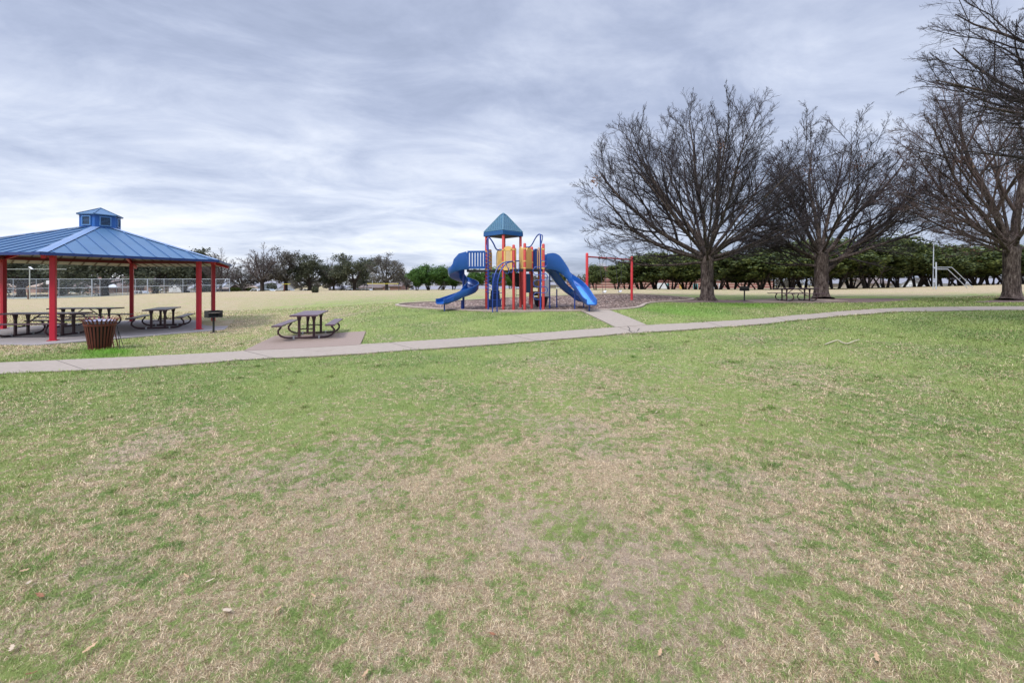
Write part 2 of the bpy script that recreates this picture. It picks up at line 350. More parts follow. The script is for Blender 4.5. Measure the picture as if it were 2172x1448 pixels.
# inner edge of the kerb: offset inwards
def offset(poly, d):
    P_ = np.array(poly); n = len(P_); A = np.roll(P_, 1, 0); B = np.roll(P_, -1, 0); t = B-A; t /= np.linalg.norm(t, axis=1)[:, None]
    nn = np.stack([-t[:, 1], t[:, 0]], 1)
    area = .5*np.sum(P_[:, 0]*B[:, 1]-B[:, 0]*P_[:, 1])
    return P_ + nn*d*(1 if area > 0 else -1)
BEDI = offset(BEDO, .19)
PADN = gpoly([(517, 746), (549, 730), (583, 714.5), (776, 704), (764, 733)])
CONN = gpoly([(1232, 660), (1292, 659), (1330, 673), (1372, 691), (1306, 696), (1268, 677)])
RPAD = gpoly([(1572, 636.5), (1650, 634.8), (1760, 635), (1800, 639), (1735, 642), (1600, 641.5)])
HC, HR, HROT = np.array((-16.0, 16.5)), 3.9, R(-1.5)
def hexa(r, k=6, rot=HROT): return [(HC[0]+r*math.cos(rot+i*math.pi/3), HC[1]+r*math.sin(rot+i*math.pi/3)) for i in range(k)]
SLAB = hexa(4.9)
def inpoly(x, y, poly):
    r = np.zeros(len(x), bool); P_ = np.array(poly); j = len(P_)-1
    for i in range(len(P_)):
        xi, yi, xj, yj = *P_[i], *P_[j]
        c = ((yi > y) != (yj > y)) & (x < (xj-xi)*(y-yi)/((yj-yi) or 1e-9)+xi); r ^= c; j = i
    return r
PATHPOLY = np.concatenate([PT, PB[::-1]])

GC = [(0, 1448, .30), (543, 1448, .34), (1086, 1448, .24), (1629, 1448, .30), (2172, 1448, .38), (0, 1200, .40), (300, 1180, .42), (543, 1250, .26), (700, 1150, .16), (1086, 1200, .24), (1400, 1250, .25), (1629, 1200, .28), (2172, 1200, .34),
 (0, 1000, .42), (300, 980, .30), (543, 1000, .38), (1086, 1000, .20), (1350, 1000, .22), (1629, 1000, .36), (2172, 1000, .40), (0, 900, .55), (400, 900, .5), (700, 900, .58), (1000, 900, .5), (1300, 930, .36), (1600, 900, .5), (1950, 900, .62), (2172, 900, .6),
 (0, 830, .64), (543, 830, .78), (900, 830, .62), (1200, 800, .48), (1600, 830, .5), (2000, 830, .6), (543, 785, .76), (900, 770, .78), (1300, 745, .66), (1700, 760, .5), (1900, 740, .66), (2150, 760, .74), (2000, 700, .84), (2172, 690, .84), (1600, 720, .64),
 (900, 700, .68), (1100, 675, .86), (900, 665, .82), (820, 680, .72), (700, 690, .58), (600, 680, .28), (480, 690, .22), (350, 740, .46), (150, 752, .55), (190, 748, 1.25), (230, 748, 1.25), (130, 757, .9), (60, 742, .30), (280, 735, .5), (430, 720, .34), (500, 720, .4),
 (300, 655, .22), (100, 645, .15), (200, 640, .14), (420, 650, .16), (600, 640, .30), (700, 625, .26), (750, 645, .55), (820, 640, .5), (560, 622, .12), (1000, 622, .28), (800, 622, .20), (900, 630, .38),
 (1430, 660, 1.0), (1500, 658, .95), (1380, 672, .66), (1350, 683, .7), (1400, 620, .16), (1500, 622, .24), (1700, 620, .14), (1600, 648, 1.02), (1620, 662, .62), (1700, 655, .66), (1900, 642, .76), (2050, 645, .76), (1900, 624, .22), (2050, 615, .06), (1560, 631, .66), (1900, 634, .8), (2100, 628, .5), (1250, 619, .15), (1290, 632, .6)]
_g = [(*ground(a, b), v) for a, b, v in GC]
GQ = np.array([(math.atan2(x, y)*1.3, math.log(math.hypot(x, y))) for x, y, v in _g]); GV = np.array([v for *_, v in _g])
def greenness(x, y):
    out = np.zeros(len(x))
    for s in range(0, len(x), 60000):
        q = np.stack([np.clip(np.arctan2(x[s:s+60000], y[s:s+60000]), -1, 1)*1.3, np.log(np.clip(np.hypot(x[s:s+60000], y[s:s+60000]), 1.8, 90))], 1)
        d2 = ((q[:, None]-GQ[None])**2).sum(2); wgt = 1/(d2+.0012)**2
        out[s:s+60000] = (wgt*GV).sum(1)/wgt.sum(1)
    return out
def mulchness(x, y):
    m = np.zeros(len(x))
    for (px, D, a, b, s) in ((1500, 25.6, 3.0, 1.5, 1), (1440, 24.8, 1.8, 1.0, 1), (1590, 25.0, 2.6, 1.1, 1), (1745, 26.0, 5.0, 2.1, 1), (1830, 25.0, 3.2, 1.1, .8), (2148, 21.6, 2.2, 1.0, .75)):
        cx, cy = at(px, D); m = np.maximum(m, s*np.clip(1.5-np.hypot((x-cx)/a, (y-cy)/b), 0, 1))
    # bare trodden soil along some edges of the path
    return m
# ground: one sheet in polar rings
th = np.unique(np.concatenate([np.linspace(-math.pi, math.pi, 73)[:-1], np.linspace(-1.2, 1.2, 260)])); nr = 240
rr = np.concatenate([[.25], np.geomspace(.8, 140, nr), [200, 320, 600, 1400]])
TT, RG = np.meshgrid(th, rr); gx = (RG*np.sin(TT)).ravel(); gy = (RG*np.cos(TT)).ravel(); gz = tz(gx, gy)
gz = gz + .012*np.sin(gx*1.7+gy*.6)*np.clip((np.hypot(gx, gy)-5)/8, 0, 1)
nT = len(th); ii, jj = np.meshgrid(np.arange(len(rr)-1), np.arange(nT), indexing='ij'); j2 = (jj+1) % nT
Fq = np.stack([ii*nT+jj, (ii+1)*nT+jj, (ii+1)*nT+j2, ii*nT+j2], -1).reshape(-1, 4)
inside = inpoly(gx, gy, BEDI); gz = np.where(inside, gz-.12, gz)
GM = grass_mat('lawn', False)
o = mesh_np('ground', np.stack([gx, gy, gz], 1), Fq, GM, smooth=True, attrs={'green': greenness(gx, gy), 'mulch': mulchness(gx, gy)})
tag(o, kind='structure')
def sheet(name, poly, mat, h=.03, sub=None, wob=0, kind='structure'):
    """slab following the terrain, triangulated from a fine grid clipped to the polygon by fan strips"""
    import mathutils.geometry as mg
    P_ = np.array(poly, float)
    # densify the outline
    Q = []
    for i in range(len(P_)):
        a, b = P_[i], P_[(i+1) % len(P_)]; n = max(1, int(np.linalg.norm(b-a)/.5))
        Q += [a+(b-a)*k/n for k in range(n)]
    Q = np.array(Q); lo, hi = Q.min(0), Q.max(0); st = .5
    gx_, gy_ = np.meshgrid(np.arange(lo[0]+st/2, hi[0], st), np.arange(lo[1]+st/2, hi[1], st)); gx_, gy_ = gx_.ravel(), gy_.ravel()
    k = inpoly(gx_, gy_, offset(Q, .12)) if len(gx_) else np.zeros(0, bool)
    pts = [Vector(q) for q in Q]+[Vector(q) for q in np.stack([gx_[k], gy_[k]], 1)]
    r = mg.delaunay_2d_cdt(pts, [], [list(range(len(Q)))], 1, 1e-5)
    V2 = np.array([tuple(v) for v in r[0]]); zt = tz(V2[:, 0], V2[:, 1])+h
    mb = MB(); mb.add(np.column_stack([V2, zt]), r[2])
    zq = tz(Q[:, 0], Q[:, 1]); n = len(Q)
    V = np.concatenate([np.column_stack([Q, zq+h]), np.column_stack([Q, zq-.15])])
    mb.add(V, [(i, (i+1) % n, n+(i+1) % n, n+i) for i in range(n)])
    return tag(mb.build(name, mat), kind=kind)

# concrete path as a strip, with joints cut into it by dark lines in the material
def strip(name, A, B, mat, h, m=6):
    def resample(C, n):
        d = np.concatenate([[0], np.cumsum(np.linalg.norm(np.diff(C, axis=0), axis=1))]); u = np.linspace(0, 1, n)
        return C[:1]*0+np.stack([np.interp(u*d[-1], d, C[:, k]) for k in range(2)], 1)
    n = 160
    A = A[np.argsort(A[:, 0])]; B = B[np.argsort(B[:, 0])]
    A, B = resample(A, n), resample(B, n)
    wv = rng.normal(0, .018, (n, 2)); A = A+wv; B = B+np.roll(wv, 3, 0)
    V = np.array([A+(B-A)*k/m for k in range(m+1)]); xy = V.reshape(-1, 2)
    V3 = np.column_stack([xy, tz(xy[:, 0], xy[:, 1])+h]); Fc = [(k*n+i, (k+1)*n+i, (k+1)*n+i+1, k*n+i+1) for k in range(m) for i in range(n-1)]
    b = len(V3); e = np.concatenate([V3[:n], V3[m*n:]]); e = e-[0, 0, .15]
    Fc += [(i, i+1, b+i+1, b+i) for i in range(n-1)]+[(m*n+i+1, m*n+i, b+n+i, b+n+i+1) for i in range(n-1)]
    mb = MB(); mb.add(np.concatenate([V3, e]), Fc); return tag(mb.build(name, mat), kind='structure'), A, B
PATHO, PA_, PB_ = strip('path', PT, PB, PATHM, .03)
JM = P('dark_joint', (.13, .11, .095), .95)  # even dark tone of the narrow joint lines
mb = MB()
for i in range(4, 158, 13):
    a, b = PA_[i], PB_[i]
    for k in range(6):
        p, q = a+(b-a)*k/6, a+(b-a)*(k+1)/6
        mb.beam((*p, T(*p)+.032), (*q, T(*q)+.032), .013, .004)
mb.build('path_joint', JM, PATHO)
mb = MB(); ck = [ground(*q) for q in ((1331, 694), (1336, 699), (1334, 703), (1340, 707))]+[ground(1352, 704), ground(1356, 699)]
for (a, b) in list(zip(ck[:3], ck[1:4]))+[(ck[4], ck[5])]: mb.beam((*a, T(*a)+.036), (*b, T(*b)+.036), .025, .004)
mb.build('path_crack', P('dark_crack', (.05, .04, .035), .95), PATHO)  # thin dark lines of a crack in the concrete
sheet('picnic_pad', PADN, PADM, .036)
sheet('playground_ramp', CONN, PATHM, .040)
sheet('picnic_pad', RPAD, PADM, .03)
# pavilion slab, level
mb = MB(); mb.prism(SLAB, -.25, .035); tag(mb.build('pavilion_floor', CON, bevel=.015), kind='structure')
# bed of wood chips, kerb round it
MUL = bpy.data.materials.new('wood_chips'); MUL.use_nodes = True; t = MUL.node_tree; b = t.nodes['Principled BSDF']
po = N(t, 'ShaderNodeNewGeometry').outputs['Position']
vo = N(t, 'ShaderNodeTexVoronoi'); vo.inputs['Scale'].default_value = 22; t.links.new(mapping(t, po, (1, 1.6, 1)), vo.inputs['Vector'])
vsep = N(t, 'ShaderNodeSeparateColor'); t.links.new(vo.outputs['Color'], vsep.inputs[0])
mc = ramp(t, math_(t, 'ADD', math_(t, 'MULTIPLY', vsep.outputs[0], .6), math_(t, 'MULTIPLY', noise(t, po, 1.1, 5, .65), .4)), [(.15, (.07, .042, .035)), (.5, (.165, .112, .092)), (.75, (.25, .18, .155)), (.9, (.38, .30, .265))])
gr = ramp(t, noise(t, mapping(t, po, (1, 1, 1), (3, 9, 0)), .5, 4, .6), [(.60, (0, 0, 0)), (.68, (1, 1, 1))])
mc = mixc(t, math_(t, 'MULTIPLY', gr, .35), mc, (.17, .22, .07))
t.links.new(mc, b.inputs['Base Color']); b.inputs['Roughness'].default_value = .9
bn = N(t, 'ShaderNodeBump'); bn.inputs['Strength'].default_value = 1; bn.inputs['Distance'].default_value = .04; t.links.new(vsep.outputs[1], bn.inputs['Height']); t.links.new(bn.outputs[0], b.inputs['Normal'])
sheet('wood_chips', offset(BEDO, .1), MUL, -.035, kind='stuff')
n = len(BEDO); zo = tz(BEDO[:, 0], BEDO[:, 1]); zi = tz(BEDI[:, 0], BEDI[:, 1])
V = np.concatenate([np.column_stack([BEDO, zo-.1]), np.column_stack([BEDO, zo+.06]), np.column_stack([BEDI, zi+.06]), np.column_stack([BEDI, zi-.15])])
mb = MB(); mb.add(V, [(k*n+i, k*n+(i+1) % n, (k+1)*n+(i+1) % n, (k+1)*n+i) for k in range(3) for i in range(n)])
tag(mb.build('kerb', P('pale_kerb_concrete', (.31, .25, .205), .9, var=.2, scale=4, bump=.3), bevel=.01), kind='structure')
# chips strewn over the bed (real little slabs)
lo, hi = BEDI.min(0), BEDI.max(0); k = 26000
cx_, cy_ = rng.uniform(lo[0], hi[0], k), rng.uniform(lo[1], hi[1], k); m_ = inpoly(cx_, cy_, offset(BEDI, .1)); cx_, cy_ = cx_[m_], cy_[m_]; k = len(cx_)
C3 = np.column_stack([cx_, cy_, tz(cx_, cy_)-.03]); a_ = rng.uniform(0, math.pi, k); el = rng.uniform(.03, .075, k); wd = rng.uniform(.012, .03, k); up = rng.uniform(0, .03, k)
u = np.column_stack([np.cos(a_), np.sin(a_), np.zeros(k)])*el[:, None]; v = np.column_stack([-np.sin(a_), np.cos(a_), np.zeros(k)])*wd[:, None]; zv = np.column_stack([0*a_, 0*a_, up])
V = np.stack([C3-u-v, C3+u-v+zv, C3+u+v+zv*1.4, C3-u+v+zv*.3], 1).reshape(-1, 3)
CH = bpy.data.materials.new('chip'); CH.use_nodes = True; t = CH.node_tree; b = t.nodes['Principled BSDF']
t.links.new(ramp(t, N(t, 'ShaderNodeAttribute', attribute_name='rnd').outputs['Fac'], [(0, (.08, .05, .04)), (.55, (.20, .135, .11)), (1, (.40, .31, .265))]), b.inputs['Base Color']); b.inputs['Roughness'].default_value = .9
tag(mesh_np('loose_wood_chips', V, np.arange(4*k).reshape(-1, 4), CH, attrs={'rnd': np.repeat(rng.random(k), 4)}), kind='stuff')

# ------------------------------------------------------------------ grass blades (denser near the camera)
def blades():
    nb = 1050000
    # sample distance with pdf ~ density(r)*r inside a wedge plus a margin
    r = np.exp(rng.uniform(math.log(1.6), math.log(26), nb)); k = rng.random(nb) < np.where(r < 3.2, (r/3.2)**1.1, 1.0)
    r = r[k]; D = r; half = 1.30
    x = rng.uniform(-1, 1, len(r))*(half*D+.8); y = D
    extra = 30000; xe = rng.uniform(-3.5, 3.5, extra); ye = rng.uniform(.6, 2.0, extra)
    x = np.concatenate([x, xe]); y = np.concatenate([y, ye])
    ok = ~(inpoly(x+rng.normal(0, .035, len(x)), y+rng.normal(0, .035, len(x)), PATHPOLY) | inpoly(x, y, BEDO) | inpoly(x, y, PADN) | inpoly(x, y, CONN) | inpoly(x, y, SLAB) | inpoly(x, y, RPAD))
    ok &= mulchness(x, y) < .5
    x, y = x[ok], y[ok]; g = greenness(x, y); lm_ = np.ones(len(x))
    # taller tufts and clumps of weed standing out of the turf
    nt_ = 620; tr_ = np.exp(rng.uniform(math.log(1.7), math.log(13), nt_)); tx_ = rng.uniform(-1, 1, nt_)*(1.3*tr_+.5); gk = greenness(tx_, tr_); cnt = rng.integers(30, 130, nt_); ii_ = np.repeat(np.arange(nt_), cnt); rad_ = rng.uniform(.02, .10, nt_)
    ex, ey = tx_[ii_]+rng.normal(0, 1, len(ii_))*rad_[ii_]*1.3, tr_[ii_]+rng.normal(0, 1, len(ii_))*rad_[ii_]
    k_ = ~(inpoly(ex, ey, PATHPOLY) | inpoly(ex, ey, PADN) | inpoly(ex, ey, SLAB)); ex, ey, ii_ = ex[k_], ey[k_], ii_[k_]
    x, y = np.concatenate([x, ex]), np.concatenate([y, ey]); g = np.concatenate([g, np.clip(.74+rng.uniform(-.12, .24, nt_)[ii_], 0, 1.2)]); lm_ = np.concatenate([lm_, rng.uniform(1.1, 1.9, nt_)[ii_]])
    # grass creeping over the edges of the path and pads
    for E_, sg in ((PA_, 1), (PB_, -1)):
        m2 = 9000; u_ = rng.uniform(0, len(E_)-1.001, m2); i_ = u_.astype(int); q_ = E_[i_]+(E_[i_+1]-E_[i_])*(u_-i_)[:, None]
        keep = (np.hypot(*q_.T) < 26) & ~inpoly(q_[:, 0], q_[:, 1]+sg*.06, PADN) & ~inpoly(q_[:, 0], q_[:, 1]+sg*.06, CONN)
        off = np.abs(rng.normal(0, .05, m2))-.02+.03*np.sin(u_*2.3)+.025*np.sin(u_*5.1); q_ = q_[keep]; off = off[keep]
        x, y = np.concatenate([x, q_[:, 0]]), np.concatenate([y, q_[:, 1]+sg*off]); g = np.concatenate([g, np.clip(greenness(q_[:, 0], q_[:, 1]), .3, 1)]); lm_ = np.concatenate([lm_, np.full(len(q_), 1.6)])
    n = len(x); d = np.hypot(x, y)
    L = rng.uniform(.011, .030, n)*(1+np.clip(g, 0, 1.3)*.5)*(1+d*.05)
    L = np.where(g > 1.0, L*1.9, L)*lm_
    wd = np.maximum(.0018, d*.00060)*rng.uniform(.7, 1.3, n)
    az = rng.uniform(0, 2*math.pi, n); el = R(1)*rng.uniform(12, 68, n)
    dx, dy = np.cos(az), np.sin(az)
    B = np.column_stack([x, y, tz(x, y)+.012*np.sin(x*1.7+y*.6)*np.clip((d-5)/8, 0, 1)-.003])
    dirv = np.column_stack([dx*np.cos(el), dy*np.cos(el), np.sin(el)]); side = np.column_stack([-dy, dx, 0*dx])
    el2 = el-R(1)*rng.uniform(10, 50, n); dir2 = np.column_stack([dx*np.cos(el2), dy*np.cos(el2), np.sin(el2)])
    mid = B+dirv*(L*.55)[:, None]; tip = mid+dir2*(L*.5)[:, None]; s = side*(wd/2)[:, None]
    V = np.stack([B-s, B+s, mid+s*.8, mid-s*.8, tip], 1).reshape(-1, 3)
    b = (np.arange(n)*5)[:, None]; Fc = np.concatenate([b+[0, 1, 2], b+[0, 2, 3], b+[3, 2, 4]])
    rn = rng.random(n)
    o = mesh_np('grass', V, Fc, grass_mat('grass_blades', True), attrs={'rnd': np.repeat(rn, 5), 'green': np.repeat(g, 5)})
    tag(o, 'short winter lawn grass, patches of green among straw', 'grass', kind='stuff')
blades()

# ------------------------------------------------------------------ plants
def norm(a): return a/np.maximum(np.linalg.norm(a, axis=-1, keepdims=True), 1e-9)
def tubes(pts, rad, k):
    """pts (N,S,3), rad (N,S) -> verts, quads"""
    n, S, _ = pts.shape; t = np.empty_like(pts); t[:, 1:-1] = pts[:, 2:]-pts[:, :-2]; t[:, 0] = pts[:, 1]-pts[:, 0]; t[:, -1] = pts[:, -1]-pts[:, -2]; t = norm(t)
    ref = np.where(np.abs(t[:, :1, 2:3]) < .8, np.array([0, 0, 1.0]), np.array([1.0, 0, 0])); ref = np.broadcast_to(ref, t.shape)
    u = norm(np.cross(t, ref)); v = np.cross(t, u); a = np.arange(k)*2*math.pi/k
    V = pts[:, :, None]+(u[:, :, None]*np.cos(a)[:, None]+v[:, :, None]*np.sin(a)[:, None])*rad[:, :, None, None]
    base = (np.arange(n)*S*k)[:, None, None]; i = (np.arange(S-1)*k)[None, :, None]; j = np.arange(k)[None, None]; j2 = (j+1) % k
    Fq = np.stack([base+i+j, base+i+j2, base+i+k+j2, base+i+k+j], -1).reshape(-1, 4)
    return V.reshape(-1, 3), Fq
def join(parts):
    Vs, Fs, b = [], [], 0
    for V, Fc in parts: Vs.append(V); Fs.append(Fc+b); b += len(V)
    return np.concatenate(Vs), np.concatenate(Fs)
def sim(rg, P0, D0, L, S, wander, up, flat=0.0):
    pts = [P0]; d = norm(D0); st = (L/S)[:, None]
    for s in range(S):
        d = norm(d+rg.normal(0, wander, d.shape)+np.array([0, 0, up])); pts.append(pts[-1]+d*st)
    return np.stack(pts, 1)
def kids(rg, pts, L, r0, r1, n, t0, ang, ratio, rr_, t1=1.0, keep=.15):
    N_, S1, _ = pts.shape; t = (t0+(t1-t0)*(np.arange(n)[None]+rg.random((N_, n)))/n); f = t*(S1-1); i = np.clip(f.astype(int), 0, S1-2); fr = (f-i)[..., None]
    ix = np.arange(N_)[:, None]; P0 = pts[ix, i]*(1-fr)+pts[ix, i+1]*fr; tg = norm(pts[ix, i+1]-pts[ix, i])
    # golden-angle azimuth round the parent
    az = (np.arange(n)[None]*2.4+rg.uniform(0, 6.28, (N_, 1))+rg.normal(0, .5, (N_, n)))[..., None]
    ref = np.where(np.abs(tg[..., 2:3]) < .9, np.array([0, 0, 1.0]), np.array([1.0, 0, 0])); u = norm(np.cross(tg, ref)); v = np.cross(tg, u)
    a = (R(1)*rg.uniform(ang[0], ang[1], (N_, n)))[..., None]
    D0 = tg*np.cos(a)+(u*np.cos(az)+v*np.sin(az))*np.sin(a)
    Lc = L[:, None]*ratio*(1.08-.55*t)*rg.uniform(.65, 1.3, (N_, n)); rp = r0[:, None]*(1-t)+r1[:, None]*t
    return P0.reshape(-1, 3), D0.reshape(-1, 3), Lc.ravel(), (rp*rr_).ravel()
def env_dist(P0, D0, e):
    """distance from P0 along D0 to the crown envelope e = (cx, cy, cz, a, b_up, b_down)"""
    b = np.where(P0[:, 2] > e[2], e[4], np.where(D0[:, 2] > 0, (e[4]+e[5])/2, e[5])); S_ = np.column_stack([np.full(len(b), e[3]), np.full(len(b), e[3]), b])
    p = (P0-np.array(e[:3]))/S_; d = D0/S_; A = (d*d).sum(1); B = (p*d).sum(1); C = (p*p).sum(1)-1
    return np.where(C < 0, (-B+np.sqrt(np.maximum(B*B-A*C, 0)))/A, .25)
def bare_tree(seed, trunk_h, r_tr, limbs, lv, lean=(0, 0), env=None):
    """limbs: list of (azimuth deg, from-vertical deg, length, radius, start z fraction); returns (trunk V,F), (branch V,F), tips"""
    rg = np.random.default_rng(seed)
    zs = np.array([0, .03, .08, .18, .4, .6, .8, .93, 1.0, 1.1]); flare = np.array([1.9, 1.5, 1.22, 1.06, 1.0, .98, 1.0, 1.06, .95, .45])
    tp = np.column_stack([lean[0]*zs**1.5, lean[1]*zs**1.5, zs*trunk_h])[None]; tr = tubes(tp+rg.normal(0, .012, tp.shape)*np.array([1, 1, 0]), (flare*r_tr)[None], 14)
    parts = [tr]; az = R(1)*np.array([l[0] for l in limbs]); inc = R(1)*np.array([l[1] for l in limbs]); L = np.array([l[2] for l in limbs], float); r0 = np.array([l[3] for l in limbs], float); zf = np.array([l[4] for l in limbs], float)
    D0 = np.column_stack([np.sin(inc)*np.sin(az), np.sin(inc)*np.cos(az), np.cos(inc)])
    P0 = np.column_stack([lean[0]*zf**1.5, lean[1]*zf**1.5, zf*trunk_h])+D0*r_tr*.15
    if env: L = env_dist(P0, D0, env)*rg.uniform(.84, .97, len(L))*np.minimum(1, L)
    l0 = lv[0]; pts = sim(rg, P0, D0, L, l0['S'], l0['w'], l0['up']); r1 = r0*.16
    s = np.linspace(0, 1, l0['S']+1)[None]; rad = r0[:, None]*(1-s)**.8*.84+r1[:, None]; rad[:, 0] *= 1.25
    parts.append(tubes(pts, rad, 8)); br = []; tips = []
    for q in lv[1:]:
        P0, D0, Lc, rc = kids(rg, pts, L, r0, r1, q['n'], q['t0'], q['ang'], q['ratio'], q['rr'])
        rc = np.clip(rc, q['rmin'], q['rmax'])
        if env: Lc = np.minimum(np.maximum(Lc, env_dist(P0, D0, env)*q.get('fill', 0)), env_dist(P0, D0, env)*rg.uniform(.90, 1.03, len(Lc)))
        pts = sim(rg, P0, D0, Lc, q['S'], q['w'], q['up']); L = Lc; r0 = rc; r1 = np.maximum(rc*.3, q['rmin']*.6)
        s = np.linspace(0, 1, q['S']+1)[None]; br.append(tubes(pts, r0[:, None]*(1-s)+r1[:, None]*s, q['k'])); tips.append(pts[:, -1])
    return join(parts), join(br), tips[-1], pts
def leaf_quads(rg, C, size, flat=0.0, outward=None, bias=.5):
    n = len(C); d = norm(rg.normal(0, 1, (n, 3)))
    if outward is not None: d = norm(d*(1-bias)+outward*bias)
    u = norm(np.cross(d, rg.normal(0, 1, (n, 3)))); v = np.cross(d, u); s = (size*rg.uniform(.6, 1.4, n))[:, None]
    u = u*s; v = v*s*.62
    V = np.stack([C-u, C-v*.9+u*.1, C+u, C+v], 1).reshape(-1, 3); return V, np.arange(4*n).reshape(-1, 4)

def place_tree(name, label, cat, px, D, meshes, rz=0, sc_=1, group=None, z=None):
    x, y = at(px, D); t = thing(name, label, cat, (x, y, (T(x, y) if z is None else z)-.03), rz, group); t.scale = (sc_,)*3 if not hasattr(sc_, '__len__') else sc_
    for (nm, V, Fc, mat, sm, at_) in meshes:
        m_ = mesh_np(nm, V, Fc, mat, t, smooth=sm, attrs=at_)
        if nm == 'dead_leaf_clump': m_['kind'] = 'stuff'
    return t
LV = lambda n2, n3, n4, n5, up, q=1.0: [dict(S=10, w=.065, up=up[0]),
    dict(n=n2, t0=.16, ang=(18, 46), ratio=.52, rr=.66, rmin=.016*q, rmax=.10*q, S=8, w=.075, up=up[1], k=5, fill=.55),
    dict(n=n3, t0=.18, ang=(18, 48), ratio=.44, rr=.54, rmin=.010*q, rmax=.030*q, S=6, w=.10, up=up[2], k=4, fill=.16),
    dict(n=n4, t0=.12, ang=(16, 42), ratio=.48, rr=.58, rmin=.0070*q, rmax=.014*q, S=4, w=.085, up=up[3]+.03, k=3),
    dict(n=n5, t0=.10, ang=(16, 42), ratio=.62, rr=.66, rmin=.005*q, rmax=.0080*q, S=3, w=.09, up=up[3]+.04, k=3)]
def limbset(rg, n, a, b, inc=(12, 80), r=.17, zf=(.85, 1.03), k=.90):
    out = []
    for i in range(n):
        f = (i+.5)/n; ic = inc[0]+(inc[1]-inc[0])*f**.8; az = i*137.5+rg.uniform(-14, 14)
        L = k/math.sqrt((math.sin(R(ic))/a)**2+(math.cos(R(ic))/b)**2)*rg.uniform(.9, 1.08)
        out.append((az, ic, L, r*rg.uniform(.75, 1.15), zf[1]-(zf[1]-zf[0])*f))
    return out
# tree 1: big round crown beside the playground
rg = np.random.default_rng(11)
def fan(rg, n, inc, r, zf, az0=0): return [(az0+i*137.5+rg.uniform(-12, 12), inc[0]+(inc[1]-inc[0])*((i+.5)/n)**.8, 1.0, r*rg.uniform(.8, 1.2), zf[1]-(zf[1]-zf[0])*(i+.5)/n) for i in range(n)]
L1 = fan(rg, 15, (8, 84), .065, (.88, 1.08))
L1 += [(-88, 83, 1, .09, .88), (92, 80, 1, .09, .90), (-84, 60, 1, .16, .96), (85, 52, 1, .18, .98), (-100, 28, 1, .14, 1.0), (75, 25, 1, .15, 1.02), (-60, 6, 1, .12, 1.02), (-90, 44, 1, .12, 1.0), (95, 66, 1, .11, .95), (-95, 72, 1, .11, .92), (80, 38, 1, .11, 1.0), (10, 40, 1, .10, 1.0), (180, 45, 1, .10, 1.0)]
tr, br, tips, _ = bare_tree(21, 2.7, .37, L1, LV(10, 8, 6, 4, (.012, .022, .025, .02)), env=(-1.0, 0, 6.2, 8.1, 6.2, 4.0))
def clumps(seed, spots, tips, n=70, r=.13, size=.055):
    rg = np.random.default_rng(seed); out = []
    for sp in spots:
        c = tips[np.argsort(((tips-np.array(sp))**2*[1, .15, 1]).sum(1))[:5]]
        C = c[rg.integers(0, 5, n)]+rg.normal(0, r, (n, 3)); V, Fc = leaf_quads(rg, C, size); out.append(('dead_leaf_clump', V, Fc, DLEAF, False, None))
    return out
cl = clumps(3, [(-7.2, -.5, 7.0), (.6, -.5, 9.4), (2.0, .4, 7.9)], tips)
place_tree('bare_tree', 'largest leafless tree with a round fan crown, beside the playground bed', 'tree', 1500, 26.2, [('trunk', *tr, BARK, True, None), ('crown', *br, TWIG, True, None)]+cl)
# tree 2: low forked, a heavy limb reaching right
rg = np.random.default_rng(12)
L2 = fan(rg, 11, (8, 82), .065, (.84, 1.03))
L2 += [(84, 60, 1, .20, .55), (78, 70, 1, .14, .6), (92, 42, 1, .15, .9), (-85, 78, 1, .10, .70), (-75, 55, 1, .13, .8), (95, 76, 1, .11, .75), (-95, 38, 1, .14, .95), (-20, 8, 1, .14, 1), (60, 24, 1, .13, 1), (-88, 68, 1, .10, .85)]
tr, br, tips, _ = bare_tree(34, 3.0, .38, L2, LV(10, 8, 6, 4, (.015, .022, .02, .015)), env=(1.3, 0, 5.9, 6.7, 6.2, 4.0))
cl = clumps(5, [(3.2, 0, 9.0), (2.4, .3, 8.6), (4.0, -.3, 6.4), (-1, .2, 8.2)], tips, 60, .2)
place_tree('bare_tree', 'leafless tree forking low behind the far right picnic table', 'tree', 1742, 27.4, [('trunk', *tr, BARK, True, None), ('crown', *br, TWIG, True, None)]+cl)
# tree 3: right edge
rg = np.random.default_rng(13)
L3 = fan(rg, 9, (8, 80), .065, (.86, 1.0))
L3 += [(-80, 26, 1, .17, 1.0), (70, 24, 1, .2, 1.0), (-90, 60, 1, .09, .95), (-100, 82, 1, .06, .88), (-60, 45, 1, .10, 1.0), (-95, 42, 1, .11, 1.0)]
tr, br, tips, _ = bare_tree(45, 2.8, .33, L3, LV(10, 8, 6, 4, (.02, .025, .02, .015)), env=(0, 0, 6.2, 6.2, 6.8, 4.0))
cl = clumps(6, [(.5, -.3, 3.2), (-1.2, -.6, 6.5), (-2.4, 0, 7.5)], tips, 60, .2)
place_tree('bare_tree', 'leafless tree at the right edge rising from a flared trunk', 'tree', 2146, 22.2, [('trunk', *tr, BARK, True, None), ('crown', *br, P('reddish_twig_bark', (.085, .056, .052), .9, var=.25, scale=2), True, None)]+cl)
